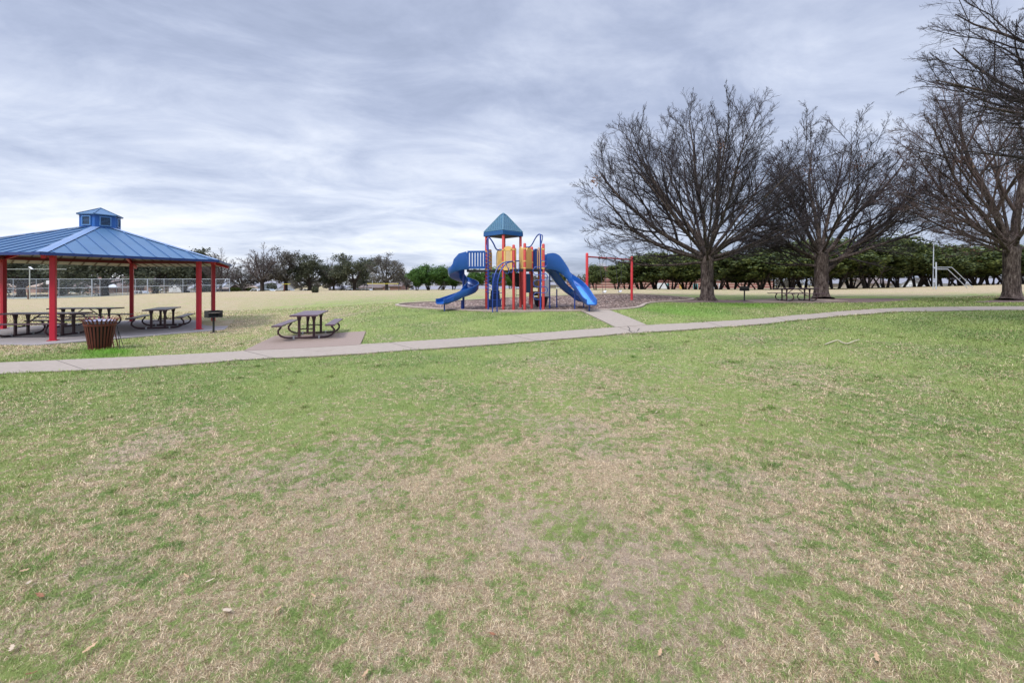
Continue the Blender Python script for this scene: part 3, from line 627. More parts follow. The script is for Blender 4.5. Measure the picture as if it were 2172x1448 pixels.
# tree 4: trunk outside the frame on the right, boughs hang into the top right corner
rg = np.random.default_rng(14)
L4 = limbset(rg, 6, 5.6, 6.5, (10, 66), .07, (.9, 1.0), .8)
L4 += [(-95, 74, 5.4, .09, 1.0), (-80, 66, 5.6, .10, 1.0), (-70, 50, 5.8, .09, 1.0), (-105, 56, 5.6, .09, 1.0), (-85, 78, 4.6, .07, .9), (-92, 30, 6.8, .10, 1.0), (-84, 40, 6.6, .09, 1.0), (-100, 20, 7.0, .09, 1.0), (-60, 54, 5.0, .08, 1.0), (-125, 56, 4.8, .08, 1.0)]
tr, br, tips, _ = bare_tree(58, 5.3, .28, L4, LV(9, 8, 6, 4, (-.004, .02, .005, -.01), .62))
place_tree('bare_tree', 'leafless tree whose boughs hang into the top right corner', 'tree', 2450, 12.2, [('trunk', *tr, BARK, True, None), ('crown', *br, TWIG, True, None)])

# evergreen cedars: several leaning stems under lumpy crowns
CED = leafmat('cedar_foliage', (.022, .036, .013), (.070, .098, .027), (.17, .195, .05), .28)
CEDB = leafmat('bright_cedar_foliage', (.028, .070, .014), (.065, .15, .025), (.13, .24, .04), .25)
def cedar(seed, h, wd, base=.20, nl=10000, open_=0.0):
    rg = np.random.default_rng(seed); ns = rg.integers(7, 11); a = rg.uniform(0, 6.28, ns)+np.arange(ns)
    inc = R(1)*rg.uniform(4, 24, ns); D0 = np.column_stack([np.sin(inc)*np.cos(a), np.sin(inc)*np.sin(a), np.cos(inc)])
    P0 = np.column_stack([np.cos(a)*.22*wd/4, np.sin(a)*.22*wd/4, 0*a]); pts = sim(rg, P0, D0, np.full(ns, h*.62), 6, .07, .02)
    s = np.linspace(0, 1, 7)[None]; parts = [tubes(pts, .075*(1-s*.8)*rg.uniform(.7, 1.3, (ns, 1)), 6)]
    P1, D1, Lc, rc = kids(rg, pts, np.full(ns, h*.6), np.full(ns, .1), np.full(ns, .03), 7, .3, (30, 65), .45, .5); p2 = sim(rg, P1, D1, Lc, 4, .12, .05)
    parts.append(tubes(p2, rc[:, None]*(1-np.linspace(0, .8, 5)[None]), 4)); tr = join(parts)
    nlump = 52; c = norm(rg.normal(0, 1, (nlump, 3)))*rg.uniform(.35, .85, nlump)[:, None]**.6
    zc, zr = h*(1+base)/2, h*(1-base)/2
    taper = 1-.18*np.clip(c[:, 2], 0, 1)
    C = np.column_stack([c[:, 0]*wd/2*taper, c[:, 1]*wd/2*taper, zc+c[:, 2]*zr*.95]); lr = rg.uniform(.09, .20, nlump)*min(wd, h)*.95
    k = rg.integers(0, nlump, nl); dr = norm(rg.normal(0, 1, (nl, 3))+[0, 0, .25]); q = rg.uniform(.55, 1.08, nl)**.5
    X = C[k]+dr*(lr[k]*q)[:, None]*[1, 1, .8]; V, Fc = leaf_quads(rg, X, .12, outward=dr, bias=.55)
    # shoots sticking out of the top
    m = 620; kk = rg.integers(0, nlump, m); dr2 = norm(rg.normal(0, .5, (m, 3))+[0, 0, 1.0]); X2 = C[kk]+dr2*(lr[kk]*rg.uniform(1.0, 1.6, m))[:, None]
    V2, F2 = leaf_quads(rg, X2, .12); Vj, Fj = join([(V, Fc), (V2, F2)])
    return [('trunk', *tr, BARKD, True, None), ('crown', Vj, Fj, None, False, {'rnd': np.repeat(rg.random(len(Vj)//4), 4)})]
protos = []
def tree_proto(meshes, mat, name, label, cat, group):
    t = link(name, None); t.empty_display_size = .2; tag(t, label, cat, group)
    for (nm, V, Fc, m, sm, at_) in meshes: mesh_np(nm, V, Fc, m or mat, t, smooth=sm, attrs=at_)
    V = meshes[-1][1]; return [t, False, float(np.percentile(V[:, 2], 99.3)), float(np.percentile(np.abs(V[:, :2]), 97))]
def use(pr, px, D, label, s, rz, zoff=0):
    t = pr[0] if not pr[1] else dup(pr[0]); pr[1] = True
    x, y = at(px, D); t.location = (x, y, T(x, y)-.05+zoff); t.rotation_euler = (0, 0, rz); t.scale = s if hasattr(s, '__len__') else (s, s, s)
    t['label'] = label; return t
HG = 'evergreen trees in the long row behind the park'
ced = [tree_proto(cedar(100+i, [5.6, 6.2, 5.0, 5.8, 6.6, 5.3, 5.9][i], [4.6, 4.0, 4.8, 4.4, 4.2, 5.0, 4.6][i], [.20, .16, .24, .12, .2, .26, .15][i]), CED, 'evergreen_tree', 'x', 'tree', HG) for i in range(7)]
cedb = [tree_proto(cedar(120+i, 5.2, 4.9, .2), CEDB, 'evergreen_tree', 'x', 'tree', 'bright evergreen trees left of the playground') for i in range(3)]
row = [  # px, top y, D, width factor, label
 (1263, 563, 52, .42, 'small round evergreen tree seen between the swing frame and the slide'),
 (1308, 566, 60, .5, 'evergreen tree seen through the left half of the swing frame'),
 (1330, 554, 63, .8, 'dark evergreen tree just left of the right swing post'),
 (1360, 545, 62, 1.1, 'first dark evergreen tree right of the swing frame'),
 (1392, 541, 64, 1.1, 'dense evergreen tree two trees right of the swing frame'),
 (1424, 543, 62, 1.0, 'evergreen tree three trees right of the swing frame'),
 (1455, 546, 64, 1.0, 'evergreen tree in the row left of the largest bare trunk'),
 (1478, 541, 61, 1.0, 'yellowish evergreen tree touching the left side of the largest bare trunk'),
 (1524, 540, 62, 1.0, 'evergreen tree touching the right side of the largest bare trunk'),
 (1552, 541, 64, 1.0, 'evergreen tree in the row left of the right barbecue grill'),
 (1580, 544, 63, 1.0, 'evergreen tree directly behind the right barbecue grill'),
 (1610, 531, 61, 1.15, 'evergreen tree in the row right of the right barbecue grill'),
 (1642, 530, 63, 1.1, 'evergreen tree behind the left end of the far right picnic table'),
 (1674, 528, 62, 1.1, 'evergreen tree behind the middle of the far right picnic table'),
 (1706, 521, 64, 1.1, 'evergreen tree behind the right end of the far right picnic table'),
 (1738, 518, 61, 1.1, 'evergreen tree hidden behind the low forking bare tree'),
 (1772, 513, 62, 1.2, 'tall evergreen tree just right of the low forking bare trunk'),
 (1806, 516, 64, 1.1, 'evergreen tree under the heavy limb of the low forking tree'),
 (1840, 515, 61, 1.2, 'broad evergreen tree halfway between the forking tree and the goal'),
 (1874, 512, 63, 1.2, 'tallest evergreen tree left of the goal frame'),
 (1908, 519, 62, 1.1, 'evergreen tree two trees left of the goal frame'),
 (1942, 524, 63, 1.1, 'evergreen tree just left of the goal frame'),
 (1976, 528, 62, 1.1, 'evergreen tree directly behind the posts of the goal'),
 (2006, 532, 60, 1.0, 'evergreen tree above the sloping bars of the goal'),
 (2036, 522, 61, 1.1, 'evergreen tree right of the sloping bars of the goal'),
 (2070, 520, 60, 1.15, 'evergreen tree halfway between the goal and the right edge trunk'),
 (2104, 519, 59, 1.1, 'evergreen tree just left of the right edge trunk'),
 (2140, 514, 58, 1.15, 'evergreen tree behind the right edge trunk'),
 (2176, 517, 57, 1.15, 'evergreen tree cut by the right border of the view'),
 (2215, 520, 57, 1.1, 'evergreen tree past the right border')]
for i, (px, ty, D, wf, lab) in enumerate(row[:-1]):
    x, y = at(px, D); h = CAMH+(HY-ty)/F*D-T(x, y); p_ = ced[i % 7]; s = h/p_[2]; wx = 3.1*wf/p_[3]*rng.uniform(.9, 1.12); s *= rng.uniform(.90, 1.09)
    use(p_, px, D, lab, (wx, wx, s), i*1.3)
for i, (px, ty, D, wf, lab) in enumerate([
 (884, 569, 76, .9, 'leftmost bright evergreen tree beside the brownish oak'), (910, 563, 78, 1.15, 'second bright evergreen tree left of the spiral slide'), (938, 566, 77, 1.1, 'bright evergreen tree behind the foot of the spiral slide'),
 (962, 568, 79, 1.0, 'bright evergreen tree behind the spiral slide chute'), (1010, 572, 77, 1.0, 'bright evergreen tree behind the bars right of the spiral slide'), (1046, 569, 78, 1.1, 'bright evergreen tree seen below the playground tower'), (1082, 572, 77, 1.0, 'bright evergreen tree seen between the red playground posts'),
 (1190, 556, 66, .75, 'thin olive evergreen tree behind the double slide')]):
    x, y = at(px, D); h = CAMH+(HY-ty)/F*D-T(x, y); p_ = cedb[i % 3] if i < 7 else ced[1]; s = h/p_[2]; use(p_, px, D, lab, (s*wf, s*wf, s), i*2.1)

# live oaks and bare trees beyond the field
OAK = leafmat('oak_foliage', (.04, .05, .03), (.085, .095, .055), (.16, .165, .10), .3)
OAKB = leafmat('brown_oak_foliage', (.06, .055, .045), (.11, .10, .08), (.19, .175, .14), .3)
def oak(seed, h, a, nleaf=6000, leafr=.5, sparse=False, fork=.22):
    rg = np.random.default_rng(seed); th_ = h*fork; L = limbset(rg, 9, a, h-th_, (10, 78), .15, (.8, 1.0), .74)
    lv = [dict(S=7, w=.12, up=.02), dict(n=7, t0=.25, ang=(25, 60), ratio=.5, rr=.6, rmin=.03, rmax=.1, S=5, w=.16, up=.02, k=5),
          dict(n=6, t0=.15, ang=(25, 60), ratio=.5, rr=.6, rmin=.02, rmax=.04, S=4, w=.2, up=.02, k=3), dict(n=3, t0=.2, ang=(25, 60), ratio=.6, rr=.6, rmin=.014, rmax=.02, S=2, w=.2, up=.02, k=3)]
    tr, br, tips, pts = bare_tree(seed, th_, .30, L, lv); k = rg.integers(0, len(tips), nleaf); X = tips[k]+rg.normal(0, leafr*.5, (nleaf, 3))*[1, 1, .6]
    V, Fc = leaf_quads(rg, X, .13 if not sparse else .10)
    return [('trunk', *join([tr, br]), BARKD, True, None), ('crown', V, Fc, None, False, {'rnd': np.repeat(rg.random(nleaf), 4)})]
def far_bare(seed, h, a, n5=3):
    rg = np.random.default_rng(seed); th_ = h*.2; L = limbset(rg, 11, a, h-th_, (8, 76), .12, (.8, 1.0), .8)
    lv = [dict(S=7, w=.09, up=.04), dict(n=8, t0=.2, ang=(22, 50), ratio=.5, rr=.6, rmin=.03, rmax=.09, S=5, w=.12, up=.05, k=4),
          dict(n=7, t0=.12, ang=(22, 50), ratio=.5, rr=.6, rmin=.022, rmax=.04, S=4, w=.14, up=.05, k=3), dict(n=5, t0=.1, ang=(22, 50), ratio=.55, rr=.6, rmin=.017, rmax=.022, S=3, w=.15, up=.05, k=3)]
    tr, br, _, _ = bare_tree(seed, th_, .28, L, lv); return [('trunk', *tr, BARKD, True, None), ('crown', *br, MATS['far_twig_bark'], True, None)]
P('far_twig_bark', (.10, .08, .075), .9, var=.2)
P('pale_twig_bark', (.30, .26, .24), .9, var=.2)
FG = 'trees along the street beyond the field'
oA = [tree_proto(oak(200+i, 8.0, 5.2, 11000, .62), OAK, 'oak_tree', 'x', 'tree', FG) for i in range(3)]
oB = [tree_proto(oak(210+i, 8.5, 5.0, 9000, .5, True), OAKB, 'oak_tree', 'x', 'tree', FG) for i in range(2)]
bA = [tree_proto(far_bare(220+i, 8.5, 5.0), TWIG, 'bare_tree', 'x', 'tree', FG) for i in range(2)]
far = [ # proto, px, top y, D, width factor, label
 (oA[0], 45, 522, 82, 1.35, 'dark oak seen under the pavilion roof at the left border'),
 (oA[1], 130, 532, 92, 1.2, 'dark oak seen under the pavilion roof behind the front red post'),
 (oA[2], 222, 520, 80, 1.35, 'broad oak with two heavy limbs left of the back red post'),
 (oA[0], 330, 532, 84, 1.15, 'green oak between the back red post and the right red posts'),
 (oA[1], 392, 530, 90, 1.25, 'greenest oak just left of the right red posts'),
 (bA[0], 468, 532, 88, .9, 'pale leafless tree just right of the pavilion roof tip'),
 (oB[0], 512, 566, 96, 1.25, 'low dusky oak above the red gabled garage'),
 (bA[1], 556, 522, 84, 1.1, 'leafless tree standing behind the parked white pickup'),
 (oB[1], 606, 528, 88, 1.0, 'sparse tall oak right of the leafless street tree'),
 (oA[2], 657, 543, 90, 1.05, 'dark oak with spread limbs right of the sparse tall oak'),
 (bA[0], 700, 552, 104, .8, 'small leafless tree between two dark oaks'),
 (oB[0], 708, 566, 92, 1.0, 'brownish low oak left of the first lamp post'),
 (oA[0], 752, 541, 92, 1.0, 'dark oak standing between the two lamp posts'),
 (oB[1], 820, 541, 86, 1.05, 'brownish oak behind the volleyball net'),
 (oB[0], 862, 585, 100, .9, 'low dusky oak left of the bright evergreens'),
 (oA[1], -60, 530, 85, 1.3, 'dark oak beyond the left border'),
 (oB[1], 435, 560, 104, 1.0, 'hazy brown oak behind the right red posts'), (oB[0], 640, 580, 106, 1.1, 'low dusky oak behind the white street cars')]
for i, (pr, px, ty, D, wf, lab) in enumerate(far):
    x, y = at(px, D); h = CAMH+(HY-ty)/F*D-T(x, y); s = h/pr[2]
    use(pr, px, D, lab, (s*wf, s*wf, s), i*1.7)
# a far-off wood that reads as one mass
rg = np.random.default_rng(900); nC = 300; pxs = rg.uniform(-160, 2400, nC); Ds = rg.uniform(135, 170, nC); cxs, cys = (pxs-CX)/F*Ds, Ds; hs_ = rg.uniform(3.0, 5.6, nC)*np.where(pxs > 1200, 1.0, .85)
k = rg.integers(0, nC, 60000); dr = norm(rg.normal(0, 1, (60000, 3))); X = np.column_stack([cxs[k], cys[k], tz(cxs, cys)[k]+hs_[k]*.5])+dr*np.column_stack([hs_[k]*.6, hs_[k]*.4, hs_[k]*.5])*(rg.uniform(.5, 1, 60000)**.5)[:, None]
V, Fc = leaf_quads(rg, X, .34); tag(mesh_np('distant_wood', V, Fc, OAKB, attrs={'rnd': np.repeat(rg.random(60000), 4)}), kind='stuff')
# crape myrtles and shrubs
def shrub(seed, wx, wy, h, nl=1400, size=.09):
    rg = np.random.default_rng(seed); d = norm(rg.normal(0, 1, (nl, 3))); q = rg.uniform(.6, 1.03, nl)**.5
    X = d*q[:, None]*[wx/2, wy/2, h/2]+[0, 0, h/2]; X += rg.normal(0, .05, X.shape); X[:, 2] = np.maximum(X[:, 2], .03)
    V, Fc = leaf_quads(rg, X, size, outward=d, bias=.4)
    st = sim(rg, np.zeros((6, 3)), norm(rg.normal(0, .5, (6, 3))+[0, 0, 1]), np.full(6, h*.8), 3, .1, .1)
    return [('stem', *tubes(st, np.full((6, 4), .025), 4), BARKD, True, None), ('foliage', V, Fc, None, False, {'rnd': np.repeat(rg.random(nl), 4)})]
HED = leafmat('hedge_foliage', (.04, .055, .012), (.075, .10, .02), (.12, .15, .03), .2)
for i, (px, D, wx, h, lab, pal) in enumerate([(498, 92, 2.4, .9, 'clipped green hedge in front of the red gabled garage', HED), (533, 94, 2.4, .8, 'clipped green hedge left of the parked white pickup', HED), (668, 58, .75, .85, 'small round dark bush alone on the far lawn', OAK),
    (435, 96, 3.4, .9, 'clipped green hedge behind the right red posts', HED), (577, 100, 2.2, 1.9, 'dark rounded shrub beside the silver sedan', OAK)]):
    x, y = at(px, D); tt = thing('shrub', lab, 'shrub', (x, y, T(x, y)-.05))
    for (nm, V, Fc, m, sm, a_) in shrub(300+i, wx, 1.0 if i < 2 else wx, h): mesh_np(nm, V, Fc, m or pal, tt, smooth=sm, attrs=a_)
for i, (px, D, ty, lab) in enumerate([(352, 92, 583, 'grey leafless crape myrtle behind the fence right of the green oak'), (388, 88, 584, 'wide leafless crape myrtle behind the fence left of the right red posts'), (452, 95, 575, 'pale leafless crape myrtle right of the right red posts')]):
    rg = np.random.default_rng(400+i); x, y = at(px, D); h = CAMH+(HY-ty)/F*D-T(x, y)
    L = [(k*51, 12+k*4.5, h*.62, .06, .5) for k in range(8)]
    lv = [dict(S=5, w=.06, up=.02), dict(n=6, t0=.3, ang=(15, 40), ratio=.6, rr=.6, rmin=.02, rmax=.05, S=4, w=.1, up=.05, k=3), dict(n=7, t0=.2, ang=(15, 45), ratio=.6, rr=.6, rmin=.016, rmax=.03, S=3, w=.12, up=.05, k=3), dict(n=4, t0=.2, ang=(15, 45), ratio=.6, rr=.6, rmin=.014, rmax=.02, S=2, w=.12, up=.05, k=3)]
    tr, br, _, _ = bare_tree(400+i, .5, .12, L, lv)
    place_tree('crape_myrtle', lab, 'tree', px, D, [('trunk', *tr, MATS['pale_twig_bark'], True, None), ('crown', *br, MATS['far_twig_bark'], True, None)])

# ------------------------------------------------------------------ pavilion
pav = thing('pavilion', 'six sided park pavilion with blue metal roof, louvred cupola and red posts', 'pavilion', (HC[0], HC[1], 0))
def hx(r, i, z=0, rot=0.0): a = HROT+i*math.pi/3; return Vector((r*math.cos(a), r*math.sin(a), z))
for i in range(6):
    mb = MB(); p = hx(HR, i); a = HROT+i*math.pi/3
    mb.box((p.x, p.y, 1.44), (.135, .135, 2.8), a); po_ = mb.build('post', REDW if i in (5, 0) else RED, pav, bevel=.012)
    mb = MB(); mb.box((p.x, p.y, .045), (.22, .22, .02), a); mb.build('base_plate', RED, po_)
mb = MB()
for i in range(6):
    a, b = hx(HR-.05, i, 2.80), hx(HR-.05, i+1, 2.80); d = (b-a).normalized()*.085; mb.beam(a+d, b-d, .09, .13)
mb.build('ring_beam', P('dark_red_steel', (.16, .015, .02), .5), pav)
kz = .3464; zr = lambda ap: 2.69+(4.05-ap)*kz
for i in range(6):
    mb = MB(); mb.beam(hx(.5, i, zr(.5*.866)-.16), hx(4.55, i, zr(4.55*.866)-.13), .09, .15); mb.build('hip_rafter', RED, pav)
mb = MB()
for i in range(6): mb.add([hx(4.68, i, 2.69), hx(4.68, i+1, 2.69), hx(.5, i+1, zr(.5*.866)), hx(.5, i, zr(.5*.866))], [(0, 1, 2, 3)])
roof = mb.build('roof', ROOF, pav)
mb = MB()
for i in range(6):
    am = HROT+(i+.5)*math.pi/3; n_ = Vector((math.cos(am), math.sin(am), 0)); u_ = Vector((-n_.y, n_.x, 0))
    for k in range(-5, 6):
        s_ = k*.41
        top = max(.52, abs(s_)/math.tan(R(30))+.12)
        if top > 4.1: continue
        mb.beam(n_*4.04+u_*s_+Vector((0, 0, zr(4.04)+.010)), n_*top+u_*s_+Vector((0, 0, zr(top)+.010)), .026, .035)
mb.build('standing_seams', P('blue_seam_metal', (.055, .13, .28), .35, metal=.3), roof)
mb = MB()
for i in range(6):
    # folded hip cap
    for sgn in (-1, 1):
        am = HROT+(i+sgn*.5)*math.pi/3; n_ = Vector((math.cos(am), math.sin(am), 0)); u_ = Vector((-n_.y, n_.x, 0))*(-sgn)
        q = []
        for r_ in (4.70, .52):
            c_ = hx(r_, i, zr(r_*.866)+.052); q += [c_, c_+(-u_)*0.14+Vector((0, 0, 0))+n_*0 if False else c_+u_*(-.15)*1.0]
        # direction towards the face middle
        f = []
        for r_ in (4.69, .52):
            c_ = hx(r_, i, 0); mid = n_*(c_.dot(n_)); dirm = (mid-c_).normalized(); e_ = c_+dirm*.15
            f += [(c_.x, c_.y, zr(r_*.866)+.036), (e_.x, e_.y, zr(e_.dot(n_))+.032)]
        mb.add(f, [(0, 1, 3, 2)])
mb.build('hip_cap', P('pale_blue_cap_metal', (.17, .25, .40), .4, metal=.2), roof)
mb = MB()
for i in range(6):
    a, b = hx(4.69, i, 2.665), hx(4.69, i+1, 2.665); mb.beam(a, b, .03, .085)
mb.build('fascia', P('dark_blue_trim', (.012, .035, .16), .35), pav)
mb = MB()
for i in range(6):
    mb.add([hx(4.66, i, 2.63), hx(4.66, i+1, 2.63), hx(.5, i+1, zr(.45)-.07), hx(.5, i, zr(.45)-.07)], [(0, 3, 2, 1)])
sf = mb.build('soffit', SOFF, pav)
mb = MB()
for i in range(6):
    am = HROT+(i+.5)*math.pi/3; n_ = Vector((math.cos(am), math.sin(am), 0)); u_ = Vector((-n_.y, n_.x, 0))
    for k in range(-5, 6):
        s_ = k*.41; top = max(.52, abs(s_)/math.tan(R(30))+.05)
        if top < 4.0: mb.beam(n_*4.02+u_*s_+Vector((0, 0, zr(4.02)-.075)), n_*top+u_*s_+Vector((0, 0, zr(top)-.075)), .05, .03)
mb.build('soffit_joint', P('brown_joint', (.16, .11, .08), .8), sf)
cup = MB()
for i in range(6): cup.add([hx(.60, i, 3.80), hx(.60, i+1, 3.80), hx(.60, i+1, 4.44), hx(.60, i, 4.44)], [(0, 1, 2, 3)])
cupo = cup.build('cupola', ROOFD, pav)
for i in range(6):
    am = HROT+(i+.5)*math.pi/3; n_ = Vector((math.cos(am), math.sin(am), 0)); u_ = Vector((-n_.y, n_.x, 0)); ap = .60*.866; c_ = n_*(ap+.012)+Vector((0, 0, 4.17))
    mb = MB(); m3 = am-math.pi/2
    for dz, hz in ((.165, .03), (-.165, .03)): mb.box(c_+Vector((0, 0, dz)), (.34, .05, hz), am+math.pi/2)
    for sx in (-1, 1): mb.box(c_+u_*sx*.155, (.03, .05, .30), am+math.pi/2)
    for k in range(6): mb.box(c_+Vector((0, 0, -.12+k*.048)), (.28, .012, .010), am+math.pi/2)
    lo_ = mb.build('louvre', P('light_blue_louvre', (.10, .24, .50), .4), cupo)
    mb = MB(); mb.box(n_*(ap+.010)+Vector((0, 0, 4.17)), (.28, .012, .30), am+math.pi/2); mb.build('vent_opening', P('black_opening', (.006, .008, .012), .9), lo_)
mb = MB(); V = [hx(.68, i, 4.43) for i in range(6)]+[hx(.68, i, 4.40) for i in range(6)]+[Vector((0, 0, 4.73))]
mb.add(V, [(i, (i+1) % 6, 12) for i in range(6)]+[(6+i, 6+(i+1) % 6, (i+1) % 6, i) for i in range(6)]+[(11, 10, 9, 8, 7, 6)])
for i in range(6): mb.beam(hx(.68, i, 4.44), Vector((0, 0, 4.74)), .035, .02)
mb.build('cupola_roof', ROOF, pav)

# ------------------------------------------------------------------ picnic tables
def picnic_table():
    t = thing('picnic_table', 'x', 'picnic table')
    def planks(wd, n, z, y0, L):
        mb = MB()
        for k in range(n): mb.box((0, y0-wd/2+(k+.5)*wd/n, z), (L, wd/n-.006, .036))
        for sx in (-1, 1): mb.box((sx*(L/2+.012), y0, z-.005), (.022, wd, .05))
        return mb
    planks(.78, 8, .745, 0, 2.3).build('tabletop', TBT, t, bevel=.004)
    for sy in (-1, 1): planks(.28, 3, .445, sy*.735, 2.3).build('seat', TBT, t, bevel=.004)
    for sx in (-1, 1):
        x = sx*.70; mb = MB()
        c = [(x, -.70, .425), (x, -.73, .36), (x, -.80, .27), (x, -.80, .18), (x, -.73, .10), (x, -.62, .05), (x, -.50, .036)]
        mb.tube(c+[(x, 0, .034)]+[(a, -b, d) for a, b, d in c[::-1]], .030, 10)
        fr = mb.build('frame', TBL, t, smooth=True)
        for by, bz, bl in ((-.735, .42, .24), (.735, .42, .24), (0, .722, .70)): mb = MB(); mb.box((x, by, bz), (.05, bl, .02)); mb.build('bracket', TBL, fr)
        for sy in (-1, 1):
            mb = MB(); mb.add([(x+a*wx, sy*.21+b*wy, z) for z, wx, wy in ((.03, .024, .036), (.55, .024, .036), (.72, .024, .075)) for a, b in ((-1, -1), (1, -1), (1, 1), (-1, 1))],
                [(k*4+i, k*4+(i+1) % 4, k*4+4+(i+1) % 4, k*4+4+i) for k in range(2) for i in range(4)]+[(8, 9, 10, 11)])
            mb.build('leg', TBL, t)
            mb = MB(); mb.box((x, sy*.36, .036), (.085, .045, .085)); mb.build('clamp', CLAMP, t)
        mb = MB(); mb.box((x, 0, .30), (.03, .40, .035)); mb.build('stretcher', TBL, t)
        mb = MB(); mb.beam((x-sx*.02, 0, .31), (sx*.12, 0, .72), .03, .03); mb.build('diagonal_brace', TBL, t)
    return t
tb = picnic_table()
tables = [((-6.62, 13.95), 106, 'maroon picnic table standing alone on the small pad beside the path'),
    ((-15.9, 14.45), 7, 'maroon picnic table nearest the camera under the pavilion'),
    ((-17.65, 17.6), 5, 'maroon picnic table at the back of the pavilion'),
    ((-14.2, 17.25), 118, 'maroon picnic table on the right side of the pavilion, seen end on'),
    ((17.05, 25.5), 2, 'maroon picnic table far right in front of the forking bare tree')]
for i, ((x, y), a, lab) in enumerate(tables):
    t_ = tb if i == 0 else dup(tb); z = .035 if 1 <= i <= 3 else T(x, y)+(.036 if i == 0 else .03)
    t_.location = (x, y, z); t_.rotation_euler = (0, 0, R(a)); tag(t_, lab, 'picnic table', 'maroon metal picnic tables')

# ------------------------------------------------------------------ litter bin
tx, ty = at(212, 11.45)
tbn = thing('litter_bin', 'flared rusty brown slatted litter bin on bright grass by the path', 'litter bin', (tx, ty, T(tx, ty)-.01)); tbn.rotation_euler = (R(1.5), R(2), 0)
mb = MB(); nsl = 26
for k in range(nsl):
    a = k*2*math.pi/nsl; ca, sa = math.cos(a), math.sin(a); V = []
    for r_, z in ((.215, .0), (.25, .2), (.285, .45), (.325, .70), (.345, .80), (.385, .845), (.43, .865)):
        for w_ in (-.019, .019): V.append((r_*ca-w_*sa, r_*sa+w_*ca, z))
        for w_ in (.019, -.019): V.append(((r_-.008)*ca-w_*sa, (r_-.008)*sa+w_*ca, z))
    mb.add(V, [(k_*4+i, k_*4+(i+1) % 4, k_*4+4+(i+1) % 4, k_*4+4+i) for k_ in range(6) for i in range(4)]+[(27, 26, 25, 24)])
mb.build('slats', RUST, tbn)
for r_, z, hh in ((.326, .70, .06), (.232, .05, .05), (.352, .80, .02)):
    mb = MB(); mb.lathe([(r_-.012, z-hh/2), (r_-.012+.006, z+hh/2), (r_+.012, z+hh/2), (r_+.005, z-hh/2), (r_-.012, z-hh/2)], 40); mb.build('rim_band', RUST, tbn, smooth=True)
mb = MB(); mb.lathe([(.001, .03), (.19, .03), (.24, .45), (.28, .74), (.27, .74), (.235, .45), (.18, .04), (.001, .04)], 28); mb.build('inner_drum', P('black_drum', (.012, .01, .01), .7), tbn, smooth=True)
rg = np.random.default_rng(5); mb = MB()
pr_ = [(.265+.02*math.sin(3*k), .70+.0*k) for k in range(1)]
V = []; kk = 28
for r_, z in ((.275, .70), (.30, .785), (.315, .80), (.30, .76)):
    for j in range(kk): a = j*2*math.pi/kk; q = rg.normal(0, .006); V.append(((r_+q)*math.cos(a), (r_+q)*math.sin(a), z+rg.normal(0, .008)))
mb.add(V, [(i*kk+j, i*kk+(j+1) % kk, (i+1)*kk+(j+1) % kk, (i+1)*kk+j) for i in range(3) for j in range(kk)]); mb.build('bin_liner', P('pale_lilac_liner', (.36, .36, .48), .35), tbn, smooth=True)
mb = MB(); mb.tube([(.33, .05, .55), (.36, .10, .25), (.40, .12, .0)], .012, 6); mb.tube([(.33, .0, .30), (.39, -.02, .12), (.37, .0, .0)], .014, 6); mb.build('rear_stay', RUST, tbn)
mb = MB(); mb.tube([(.36, .12, .62), (.50, .05, .01)], .008, 6); mb.tube([(.355, .10, .66), (.47, .20, .02)], .007, 6); mb.build('thin_prop_rod', BLK, tbn)

# ------------------------------------------------------------------ charcoal grills
def grill():
    t = thing('charcoal_grill', 'x', 'grill')
    mb = MB(); mb.tube([(0, 0, -.05), (0, 0, .62)], .038, 12); mb.build('post', BLK, t, smooth=True)
    mb = MB(); mb.lathe([(.001, .0), (.12, .0), (.12, .02), (.04, .03)], 16); mb.build('ground_collar', BLK, t)
    mb = MB(); W, Dp, H = .52, .38, .26; z = .62
    mb.box((0, 0, z), (W, Dp, .012))
    mb.box((-W/2, 0, z+H/2), (.008, Dp, H)); mb.box((W/2, 0, z+H/2), (.008, Dp, H))
    mb.box((0, Dp/2, z+H/2), (W, .008, H)); mb.build('firebox', BLK, t)
    mb = MB()
    for k in range(12): mb.tube([(-W/2+.02, -Dp/2+.02+k*(Dp-.04)/11, z+.17), (W/2-.02, -Dp/2+.02+k*(Dp-.04)/11, z+.17)], .006, 5)
    mb.build('cooking_grate', P('dull_grate', (.16, .13, .10), .6, metal=.5), t)
    mb = MB()
    for sx in (-1, 1): mb.tube([(sx*.18, -Dp/2+.03, z+.17), (sx*.18, -Dp/2-.12, z+.17)], .012, 6)
    mb.build('handle', BLK, t); return t
g1 = grill(); x, y = at(453, 15.5); g1.location = (x, y, T(x, y)); g1.rotation_euler = (0, 0, R(58)); g1.scale = (.88, .88, .92); tag(g1, 'scuffed black charcoal grill on a post beside the pavilion', 'grill', 'black park grills')
g2 = dup(g1); x, y = at(1579, 26.0); g2.location = (x, y, T(x, y)); g2.rotation_euler = (0, 0, R(-28)); g2.scale = (1, 1, 1); tag(g2, 'black charcoal grill on a post between the two big bare trees', 'grill', 'black park grills')

